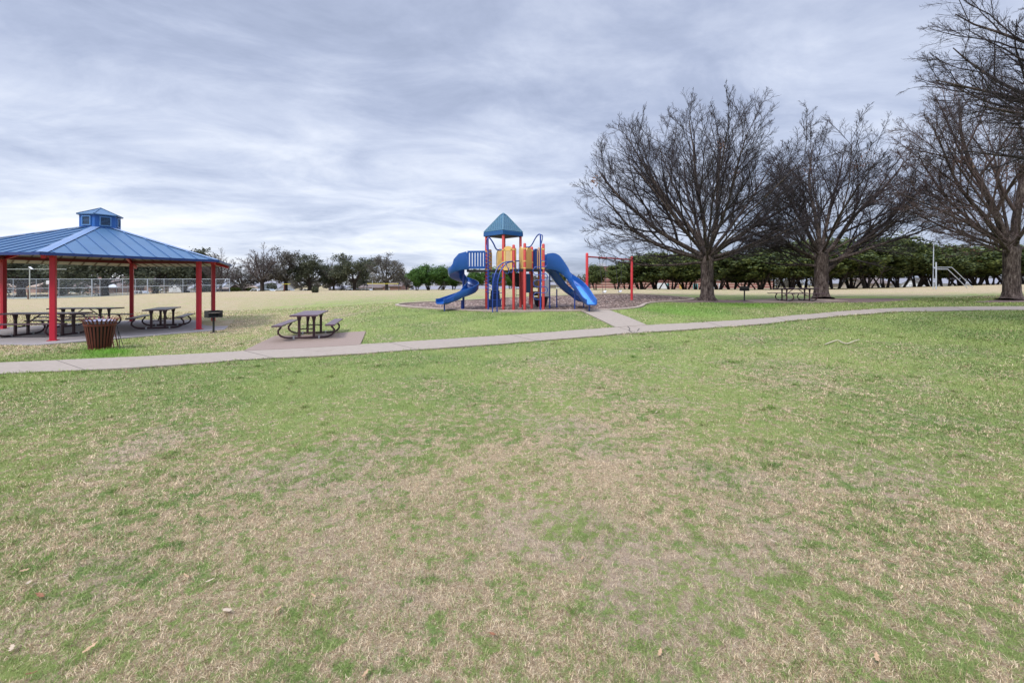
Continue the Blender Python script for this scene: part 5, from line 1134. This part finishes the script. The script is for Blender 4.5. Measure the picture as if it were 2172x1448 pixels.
# ------------------------------------------------------------------ houses
def brickmat(name, c, c2=(.45, .4, .36), sc_=3.2, bw=.22, rh=.075, mort=.012):
    m = bpy.data.materials.new(name); m.use_nodes = True; t = m.node_tree; b = t.nodes['Principled BSDF']
    pos = N(t, 'ShaderNodeTexCoord').outputs['Object']; s = N(t, 'ShaderNodeSeparateXYZ'); t.links.new(pos, s.inputs[0]); cb = N(t, 'ShaderNodeCombineXYZ')
    t.links.new(math_(t, 'ADD', s.outputs[0], s.outputs[1]), cb.inputs[0]); t.links.new(s.outputs[2], cb.inputs[1])
    br = N(t, 'ShaderNodeTexBrick'); br.inputs['Scale'].default_value = 1; br.inputs['Brick Width'].default_value = bw; br.inputs['Row Height'].default_value = rh; br.inputs['Mortar Size'].default_value = mort
    br.inputs['Color1'].default_value = (*c, 1); br.inputs['Color2'].default_value = (*[x*.7 for x in c], 1); br.inputs['Mortar'].default_value = (*c2, 1); t.links.new(cb.outputs[0], br.inputs[0])
    col = mixc(t, math_(t, 'MULTIPLY', noise(t, pos, 1.2, 4), .6), br.outputs[0], tuple(x*.75 for x in c)); t.links.new(col, b.inputs['Base Color']); b.inputs['Roughness'].default_value = .9; MATS[name] = m; return m
BR1 = brickmat('pink_brick', (.34, .17, .14)); BR2 = brickmat('brown_brick', (.20, .085, .06)); BR3 = brickmat('red_brick', (.30, .035, .03)); BR4 = brickmat('tan_brick', (.36, .30, .25))
WSD = P('white_siding', (.55, .57, .60), .7, var=.08); GSD = P('blue_grey_siding', (.30, .36, .42), .7, var=.1)
RFB = P('brown_shingle_roof', (.13, .10, .095), .9, var=.3, scale=14); RFG = P('grey_shingle_roof', (.20, .20, .23), .9, var=.25, scale=14); RFW = P('pale_shingle_roof', (.42, .44, .50), .9, var=.15); RFT = P('tan_shingle_roof', (.33, .25, .20), .9, var=.2)
HOUSEY = []
def house(px0, px1, D, y_eave, y_ridge, wm, rm, label, gable='side', wins=(), door=None, dep=8, chim=None, y_base=None, garage=None, name='house'):
    x0_, _ = at(px0, D); x1_, _ = at(px1, D); xm = (x0_+x1_)/2; zb = min(T(x0_, D), T(x1_, D))-.3
    if y_base: zb = CAMH+(HY-y_base)/F*D
    ze, zr_ = CAMH+(HY-y_eave)/F*D-zb, CAMH+(HY-y_ridge)/F*(D+(dep/2 if gable == 'side' else 0))-zb; hwid = (x1_-x0_)/2
    t = thing(name, label, 'house', (xm, D, zb)); mb = MB()
    if gable == 'side':
        V = [(-hwid, 0, 0), (hwid, 0, 0), (hwid, dep, 0), (-hwid, dep, 0), (-hwid, 0, ze), (hwid, 0, ze), (hwid, dep, ze), (-hwid, dep, ze), (-hwid, dep/2, zr_-.12), (hwid, dep/2, zr_-.12)]
        mb.add(V, [(0, 1, 5, 4), (2, 3, 7, 6), (1, 2, 6, 9, 5), (3, 0, 4, 8, 7)])
    else:
        V = [(-hwid, 0, 0), (hwid, 0, 0), (hwid, dep, 0), (-hwid, dep, 0), (-hwid, 0, ze), (hwid, 0, ze), (hwid, dep, ze), (-hwid, dep, ze), (0, 0, zr_-.12), (0, dep, zr_-.12)]
        mb.add(V, [(0, 1, 5, 8, 4), (2, 3, 7, 9, 6), (1, 2, 6, 5), (3, 0, 4, 7)])
    mb.build('wall', wm, t)
    mb = MB(); ov = .35
    if gable == 'side':
        for sy in (0, 1):
            a = (-hwid-ov, (-ov if sy == 0 else dep+ov), ze-.1); b = (hwid+ov, a[1], ze-.1); c = (hwid+ov, dep/2, zr_); d = (-hwid-ov, dep/2, zr_); Q = [a, b, c, d]
            mb.add(Q+[(p[0], p[1], p[2]-.14) for p in Q], [(0, 1, 2, 3), (7, 6, 5, 4), (0, 4, 5, 1), (1, 5, 6, 2), (2, 6, 7, 3), (3, 7, 4, 0)])
    else:
        for sx in (-1, 1):
            a = (sx*(hwid+ov), -ov, ze-.1); b = (0, -ov, zr_); c = (0, dep+ov, zr_); d = (sx*(hwid+ov), dep+ov, ze-.1); Q = [a, b, c, d]
            mb.add(Q+[(p[0], p[1], p[2]-.14) for p in Q], [(0, 1, 2, 3), (7, 6, 5, 4), (0, 4, 5, 1), (1, 5, 6, 2), (2, 6, 7, 3), (3, 7, 4, 0)])
    rf_ = mb.build('roof', rm, t)
    if chim: mb = MB(); mb.box((at(chim, D)[0]-xm, dep/2, zr_+.2), (.9, .7, 1.6)); mb.build('chimney', BR2, rf_)
    for (pa, pb, ya, yb_) in wins:
        xa, xb = at(pa, D)[0]-xm, at(pb, D)[0]-xm; za, zb_ = CAMH+(HY-ya)/F*D-zb, CAMH+(HY-yb_)/F*D-zb; w_, h_ = xb-xa, za-zb_; cx_, cz_ = (xa+xb)/2, (za+zb_)/2
        mb = MB()
        for sx in (-1, 1): mb.box((cx_+sx*w_/2, -.04, cz_), (.12, .12, h_+.12))
        for sz in (-1, 1): mb.box((cx_, -.042, cz_+sz*h_/2), (w_-.12, .12, .12))
        mb.box((cx_, -.03, cz_), (.06, .06, h_-.12)); mb.box((cx_, -.028, cz_), (w_-.12, .05, .06))
        wn = mb.build('window', WHT, t); mb = MB(); mb.box((cx_, -.008, cz_), (w_-.1, .02, h_-.1)); mb.build('pane', P('pale_window_blind', (.30, .36, .38), .3), wn)
    for (pa, pb, ya) in (door or ()):
        xa, xb = at(pa, D)[0]-xm, at(pb, D)[0]-xm; za = CAMH+(HY-ya)/F*D-zb; mb = MB(); mb.box(((xa+xb)/2, -.02, za/2), (xb-xa, .08, za)); mb.build('door', P('dark_door', (.07, .05, .06), .5), t)
    return t
house(-50, 78, 108, 607, 592, BR1, RFT, 'pink brick house with an arched window at the left edge behind the fence', 'side', [(4, 26, 611, 624), (47, 53, 611, 624)])
house(80, 152, 110, 604, 592, BR1, RFB, 'pink brick house with a white door behind the front red post', 'side', [(104, 110, 610, 620)], [(77, 83, 608)])
house(118, 250, 106, 609, 589, BR2, RFB, 'long brown roofed brick house behind the tree with two heavy limbs', 'side', [(148, 166, 611, 621), (173, 179, 611, 621)], [(217, 223, 611)], chim=182)
house(195, 222, 103, 608, 600, BR2, WSD, 'small white gabled porch in front of the brown roofed brick house', 'front', (), [(202, 208, 612)], 3, name='porch')
house(250, 352, 112, 593, 578, BR2, RFB, 'two storey brown brick house right of the back red post', 'side', [(277, 286, 596, 602), (338, 348, 597, 602), (331, 344, 609, 616), (268, 275, 609, 616)], [(300, 305, 610)])
house(358, 384, 106, 604, 595, WSD, RFG, 'narrow white gabled house behind the leafless crape myrtle', 'front', [(366, 374, 609, 615)])
house(404, 468, 104, 610, 592, WSD, RFW, 'white house with a pale roof at the right end of the fence', 'side', [(410, 416, 611, 618)], [(446, 450, 611)])
house(454, 492, 98, 612, 610, BR3, RFT, 'low red brick wing left of the red gabled garage', 'side', (), None, 5)
house(490, 510, 97, 610, 603.5, BR3, RFT, 'small red brick gabled garage with a pale window', 'front', [(494, 505, 611, 615)], None, 6, name='garage')
house(523, 545, 104, 606, 600, GSD, RFG, 'pale blue grey house left of the parked white pickup', 'side', [(529, 538, 608, 615)])
house(541, 590, 112, 610, 596, WSD, RFG, 'white house with a grey roof behind the white pickup', 'side', [(552, 558, 611, 616), (574, 580, 611, 616)])
house(700, 730, 108, 611, 605, WSD, RFG, 'white house with dark windows left of the parked white sedan', 'side', [(713, 718, 612, 617)], [(722, 726, 612)])
house(764, 812, 106, 609, 601, BR4, RFB, 'tan brick house behind the left half of the volleyball net', 'side', [(775, 782, 611, 616)], [(790, 794, 611)])
house(813, 850, 104, 606, 598, brickmat('orange_brick', (.34, .14, .10)), RFB, 'orange brick house behind the right half of the volleyball net', 'side', [(820, 826, 609, 614)], None)
house(872, 925, 108, 613, 606, BR1, RFG, 'pink brick house below the leftmost bright evergreens', 'side', [(880, 886, 613, 617)], None)
house(935, 985, 110, 613, 606, BR4, RFG, 'pale house seen between the evergreen stems behind the spiral slide', 'side', [(945, 951, 613, 617)], None)
house(1000, 1100, 112, 613, 606, BR4, RFG, 'long pale house seen below the playground decks', 'side', [(1020, 1026, 613, 617), (1070, 1076, 613, 617)], [(1048, 1052, 612)])
# striped brick building behind the hedge
ST = bpy.data.materials.new('striped_brick'); ST.use_nodes = True; t = ST.node_tree; b = t.nodes['Principled BSDF']; ps = N(t, 'ShaderNodeTexCoord').outputs['Object']; s = N(t, 'ShaderNodeSeparateXYZ'); t.links.new(ps, s.inputs[0])
fr_ = math_(t, 'FRACT', math_(t, 'DIVIDE', s.outputs[2], .46)); cc = ramp(t, fr_, [(0, (.26, .10, .085)), (.70, (.24, .09, .075)), (.74, (.55, .42, .36)), (.97, (.52, .40, .34))]); cc = mixc(t, math_(t, 'MULTIPLY', noise(t, ps, 3, 4), .35), cc, (.2, .11, .1))
t.links.new(cc, b.inputs['Base Color']); b.inputs['Roughness'].default_value = .85
xa, xb = at(1216, 80)[0], at(1640, 80)[0]; zb = T(at(1400, 80)[0], 80)-.3; bd = thing('brick_building', 'long brick building with pale stripes behind the evergreen row', 'building', ((xa+xb)/2, 80, zb)); hwid = (xb-xa)/2
z_lo = CAMH+(HY-597)/F*80-zb; z_hi = CAMH+(HY-567)/F*88-zb; x_r = at(1296, 80)[0]-bd.location.x
mb = MB(); mb.box((0, 5, z_lo/2), (2*hwid, 10, z_lo)); xu0, xu1 = at(1262, 84)[0]-bd.location.x, at(1500, 84)[0]-bd.location.x; mb.box(((xu0+xu1)/2, 10, z_hi/2), (xu1-xu0, 8, z_hi)); mb.build('wall', ST, bd)
mb = MB(); mb.box((0, 5, z_lo+.05), (2*hwid+.2, 10.2, .12)); mb.box(((xu0+xu1)/2, 10, z_hi+.06), (xu1-xu0+.2, 8.2, .14)); mb.build('parapet_cap', P('brown_cap', (.16, .09, .08), .7), bd)
xr = at(1279, 88)[0]-bd.location.x; mb = MB(); mb.box((xr, 9, z_hi+.45), (1.5, 1.2, .7)); mb.build('rooftop_unit', P('pale_unit', (.42, .45, .5), .5), bd)
for pa, pb, m_, nm, yt in ((1393, 1414, WSD, 'white_panel', 600), (1414, 1419, P('teal_door', (.10, .28, .30), .5), 'door', 601), (1470, 1480, P('teal_door', (.10, .28, .30), .5), 'door', 602), (1500, 1521, WSD, 'white_panel', 601), (1524, 1531, WSD, 'white_panel', 601), (1441, 1446, P('yellow_door', (.5, .3, .08), .5), 'door', 602), (1244, 1252, P('navy_panel', (.03, .04, .07), .5), 'door', 600)):
    xa_, xb_ = at(pa, 80)[0]-bd.location.x, at(pb, 80)[0]-bd.location.x; zt_ = CAMH+(HY-yt)/F*80-zb; mb = MB(); mb.box(((xa_+xb_)/2, -.03, zt_/2), (xb_-xa_, .1, zt_)); mb.build(nm, m_, bd)
house(1150, 1216, 92, 603, 598, P('beige_wall', (.42, .38, .33), .8), RFG, 'low beige building left of the striped brick building', 'side', [(1180, 1186, 606, 611)], [(1160, 1163, 605)], name='low_building')
for px0, px1, lab, wm, rm in ((1785, 1812, 'small tan house between evergreen stems left of the goal', BR4, RFG), (1846, 1890, 'tan gabled house between evergreen stems', BR4, RFB), (1912, 1950, 'pale gabled house just left of the goal', WSD, RFG), (1990, 2060, 'pale house seen below the evergreens right of the goal', WSD, RFG), (2075, 2200, 'long pale house behind the right edge trunk', BR4, RFG)):
    house(px0, px1, 96, 600, 590, wm, rm, lab, 'front' if px1-px0 < 40 else 'side', [((px0+px1)/2-4, (px0+px1)/2+4, 603, 608)], None)

# ------------------------------------------------------------------ cars
def car(kind, paint):
    t = thing('parked_car', 'x', 'car'); L = {'sedan': 4.6, 'suv': 4.7, 'pickup': 5.4, 'van': 5.0}[kind]; h = L/2
    body = {'sedan': [(-h, .35), (h, .35), (h, .75), (h-.15, .92), (h-1.1, 1.0), (h-1.1, 1.0), (-h+.9, 1.0), (-h+.1, .95), (-h, .7)],
            'suv': [(-h, .4), (h, .4), (h, .85), (h-.15, 1.05), (h-1.1, 1.12), (-h+.05, 1.12), (-h, .8)],
            'pickup': [(-h, .5), (h, .5), (h, .95), (h-.15, 1.1), (h-1.3, 1.2), (-h, 1.2)], 'van': [(-h, .35), (h, .35), (h, .85), (h-.7, 1.15), (-h, 1.15)]}[kind]
    cab = {'sedan': [(-h+.9, 1.0), (h-1.1, 1.0), (h-1.9, 1.45), (-h+1.7, 1.45)], 'suv': [(-h+.08, 1.12), (h-1.1, 1.12), (h-1.8, 1.72), (-h+.3, 1.72)],
           'pickup': [(-h+2.0, 1.2), (h-1.3, 1.2), (h-2.0, 1.8), (-h+2.2, 1.8)], 'van': [(-h, 1.15), (h-.7, 1.15), (h-1.5, 1.85), (-h+.1, 1.85)]}[kind]
    mb = MB(); mb.plate(body, (0, 0, 0), (1, 0, 0), (0, 0, 1), 1.8); mb.build('body', paint, t, bevel=.08)
    mb = MB(); mb.plate(cab, (0, 0, 0), (1, 0, 0), (0, 0, 1), 1.55); cb = mb.build('cabin', paint, t, bevel=.06)
    x0_, x1_, x2_, x3_ = cab[0][0], cab[1][0], cab[2][0], cab[3][0]; z0_, z1_ = cab[0][1], cab[2][1]
    for sy in (-1, 1):
        n_ = 2 if kind != 'suv' else 3; a_, b_ = x3_+.05, x2_-.05
        for k in range(n_):
            u0, u1 = k/n_+.03, (k+1)/n_-.03; lo_ = lambda u_: x0_+.18+(x1_-x0_-.4)*u_; hi_ = lambda u_: a_+(b_-a_)*u_
            mb = MB(); mb.plate([(lo_(u0), z0_+.06), (lo_(u1), z0_+.06), (hi_(u1), z1_-.1), (hi_(u0), z1_-.1)], (0, sy*.785, 0), (1, 0, 0), (0, 0, 1), .02); mb.build('window', GLASS, cb)
    for sx in (-1, 1):
        for sy in (-1, 1):
            mb = MB(); c = (sx*(h-.85), sy*.82, .33); mb.tube([(c[0], c[1]-.1, c[2]), (c[0], c[1]+.1, c[2])], .33, 16); w_ = mb.build('wheel', RUB, t)
            mb = MB(); mb.tube([(c[0], c[1]+sy*.1, c[2]), (c[0], c[1]+sy*.115, c[2])], .19, 12); mb.build('rim', CLAMP, w_)
    for sx, m_, nm in ((1, P('lamp_glass', (.7, .7, .65), .2), 'headlight'), (-1, P('red_lamp_glass', (.4, .02, .02), .2), 'tail_light')):
        for sy in (-1, 1): mb = MB(); mb.box((sx*(h+.005), sy*.65, .75), (.04, .3, .14)); mb.build(nm, m_, t)
    return t
CW = P('white_car_paint', (.72, .74, .77), .25, var=.03, coat=.6); CS = P('silver_car_paint', (.40, .44, .48), .25, metal=.4, var=.03)
cars = {'suv': car('suv', CW), 'pickup': car('pickup', CW), 'sedan': car('sedan', CS), 'van': car('van', CW)}; usedc = set()
for px, D, kd, rz, ty_, lab in ((290, 98, 'suv', 180, 617, 'white car behind the court fence right of the back red post'), (546, 92, 'pickup', 175, 612.5, 'white pickup parked in front of the leafless street tree'), (571, 95, 'sedan', 170, 613, 'silver sedan parked beside the dark rounded shrub'),
    (598, 94, 'van', 180, 613.5, 'pale van parked behind the rusty sports post'), (653, 95, 'suv', 175, 613, 'white sports utility vehicle parked left of the small round bush'), (744, 97, 'pickup', 180, 612.5, 'white pickup parked below the left lamp post'),
    (776, 96, 'van', 0, 612.5, 'white van parked at the left end of the volleyball net')):
    o_ = cars[kd] if kd not in usedc else dup(cars[kd]); usedc.add(kd); x, y = at(px, D); hh = {'suv': 1.72, 'pickup': 1.8, 'sedan': 1.45, 'van': 1.85}[kd]
    o_.location = (x, y, CAMH+(HY-ty_)/F*D-hh); o_.rotation_euler = (0, 0, R(rz)); tag(o_, lab, 'car', 'cars parked along the street')

# ------------------------------------------------------------------ fallen leaves, stick, bits on the lawn
def leaf_mesh(kind, seed):
    rg = np.random.default_rng(seed); mb = MB()
    if kind == 'oval': out = [(.5*math.cos(a), .26*math.sin(a)) for a in np.linspace(0, 2*math.pi, 17)[:-1]]
    else: out = [((.5+.07*math.cos(5*a+seed))*math.cos(a), (.20+.07*math.cos(7*a+seed)+.04*math.cos(2*a))*math.sin(a)) for a in np.linspace(0, 2*math.pi, 29)[:-1]]
    cr = rg.uniform(.15, .5) if kind != 'oval' else .05
    V = [(x_, y_, cr*y_*y_*2+cr*x_*x_*.8+rg.normal(0, .015)) for x_, y_ in out]+[(0, 0, 0)]; n_ = len(out)
    V2 = [(a, b, c-.012) for a, b, c in V]; mb.add(V+V2, [(i, (i+1) % n_, n_) for i in range(n_)]+[(n_+1+(i+1) % n_, n_+1+i, 2*n_+1) for i in range(n_)]+[(i, n_+1+i, n_+1+(i+1) % n_, (i+1) % n_) for i in range(n_)])
    return mb
lm = [leaf_mesh('oak', 1).build('fallen_leaf', TLEAF, smooth=False), leaf_mesh('oak', 4).build('fallen_leaf', DLEAF), leaf_mesh('oval', 2).build('fallen_leaf', PLEAF), leaf_mesh('oak', 7).build('fallen_leaf', PLEAF)]
LF = [(482, 1303, 2, .085, 'pale oval leaf lying flat on the lawn at the lower left', 80), (86, 1272, 1, .09, 'dark brown curled leaf at the lower left of the lawn', 30), (268, 792, 1, .11, 'dark brown leaf lying just below the path near the litter bin', 0),
 (140, 1230, 2, .04, 'tiny pale oval leaf above the dark brown leaf at the lower left', 10), (60, 1245, 3, .07, 'pale thin leaf just above the dark brown leaf at the lower left', 0), (52, 1218, 0, .06, 'small tan leaf topmost of the group at the lower left edge', 0),
 (395, 1230, 0, .075, 'tan folded leaf up and left of the pale oval leaf', 40), (445, 1240, 3, .065, 'pale leaf directly above the pale oval leaf', 0), (590, 1302, 0, .075, 'tan leaf to the right of the pale oval leaf', 60), (665, 1272, 0, .05, 'small tan leaf further right of the pale oval leaf', 0),
 (882, 1178, 1, .06, 'brown leaf in the straw left of the lawn centre', 20), (1045, 1355, 1, .06, 'brown leaf near the bottom centre of the lawn', 50), (1400, 1395, 0, .075, 'tan leaf at the bottom, right of the centre', 10), (1235, 1192, 0, .07, 'tan leaf in the straw right of the lawn centre', 30),
 (1860, 1405, 0, .085, 'tan leaf at the bottom right corner of the lawn', 0), (1888, 1198, 1, .065, 'brown leaf above the one at the bottom right corner', 0), (985, 940, 1, .06, 'small brown leaf in the upper middle of the lawn', 0), (25, 1385, 3, .08, 'pale leaf at the left border near the bottom', 0),
 (190, 1385, 0, .085, 'long tan leaf near the bottom left corner', 20), (65, 1440, 1, .055, 'reddish brown leaf touching the bottom border at the left', 0), (775, 1440, 0, .075, 'tan leaf touching the bottom border left of the centre', 0), (1232, 768, 1, .10, 'brown leaf on the green lawn below the middle of the path', 0),
 (1618, 812, 1, .09, 'brown leaf on the green lawn right of the centre', 0), (1392, 878, 3, .08, 'pale leaf on the green lawn right of the centre', 0), (645, 860, 1, .08, 'brown leaf on the green lawn below the small picnic pad', 0), (190, 860, 3, .08, 'pale leaf on the green lawn below the litter bin', 0), (1640, 1155, 3, .065, 'pale leaf in the straw of the right half of the lawn', 0)]
seen = set(); rg = np.random.default_rng(77)
for px, py, k, s, lab, az in LF:
    x, y = ground(px, py); o_ = lm[k] if k not in seen else lm[k].copy()
    if k in seen: COL.objects.link(o_)
    seen.add(k); o_.location = (x, y, T(x, y)+.025+.001*y); s *= .66; o_.scale = (s, s, s); o_.rotation_euler = (rg.uniform(-.35, .35), rg.uniform(-.35, .35), R(az)+rg.uniform(0, 6))
    if k == 2 and s > .06: o_.rotation_euler = (R(14), R(-6), R(80))
    tag(o_, lab, 'leaf', 'fallen leaves on the lawn')
sp = [(1750, 733.5), (1768, 727), (1777, 724), (1785, 729), (1793, 732.5), (1800, 731.5), (1810, 727), (1822, 723.5)]; Q = [Vector((*ground(*q), 0)) for q in sp]
for q in Q: q.z = T(q.x, q.y)+.045
st = thing('fallen_stick', 'pale crooked stick lying on the lawn at the right', 'stick', tuple(Q[0])); mb = MB(); mb.tube(chaikin(np.array([tuple(q) for q in Q]), 2, False), np.linspace(.009, .022, 29)[:len(chaikin(np.array([tuple(q) for q in Q]), 2, False))] if len(chaikin(np.array([tuple(q) for q in Q]), 2, False)) <= 29 else .015, 6); mb.build('stem', P('pale_stick_wood', (.42, .36, .26), .8), st, origin=tuple(Q[0]))
bpy.context.view_layer.update()
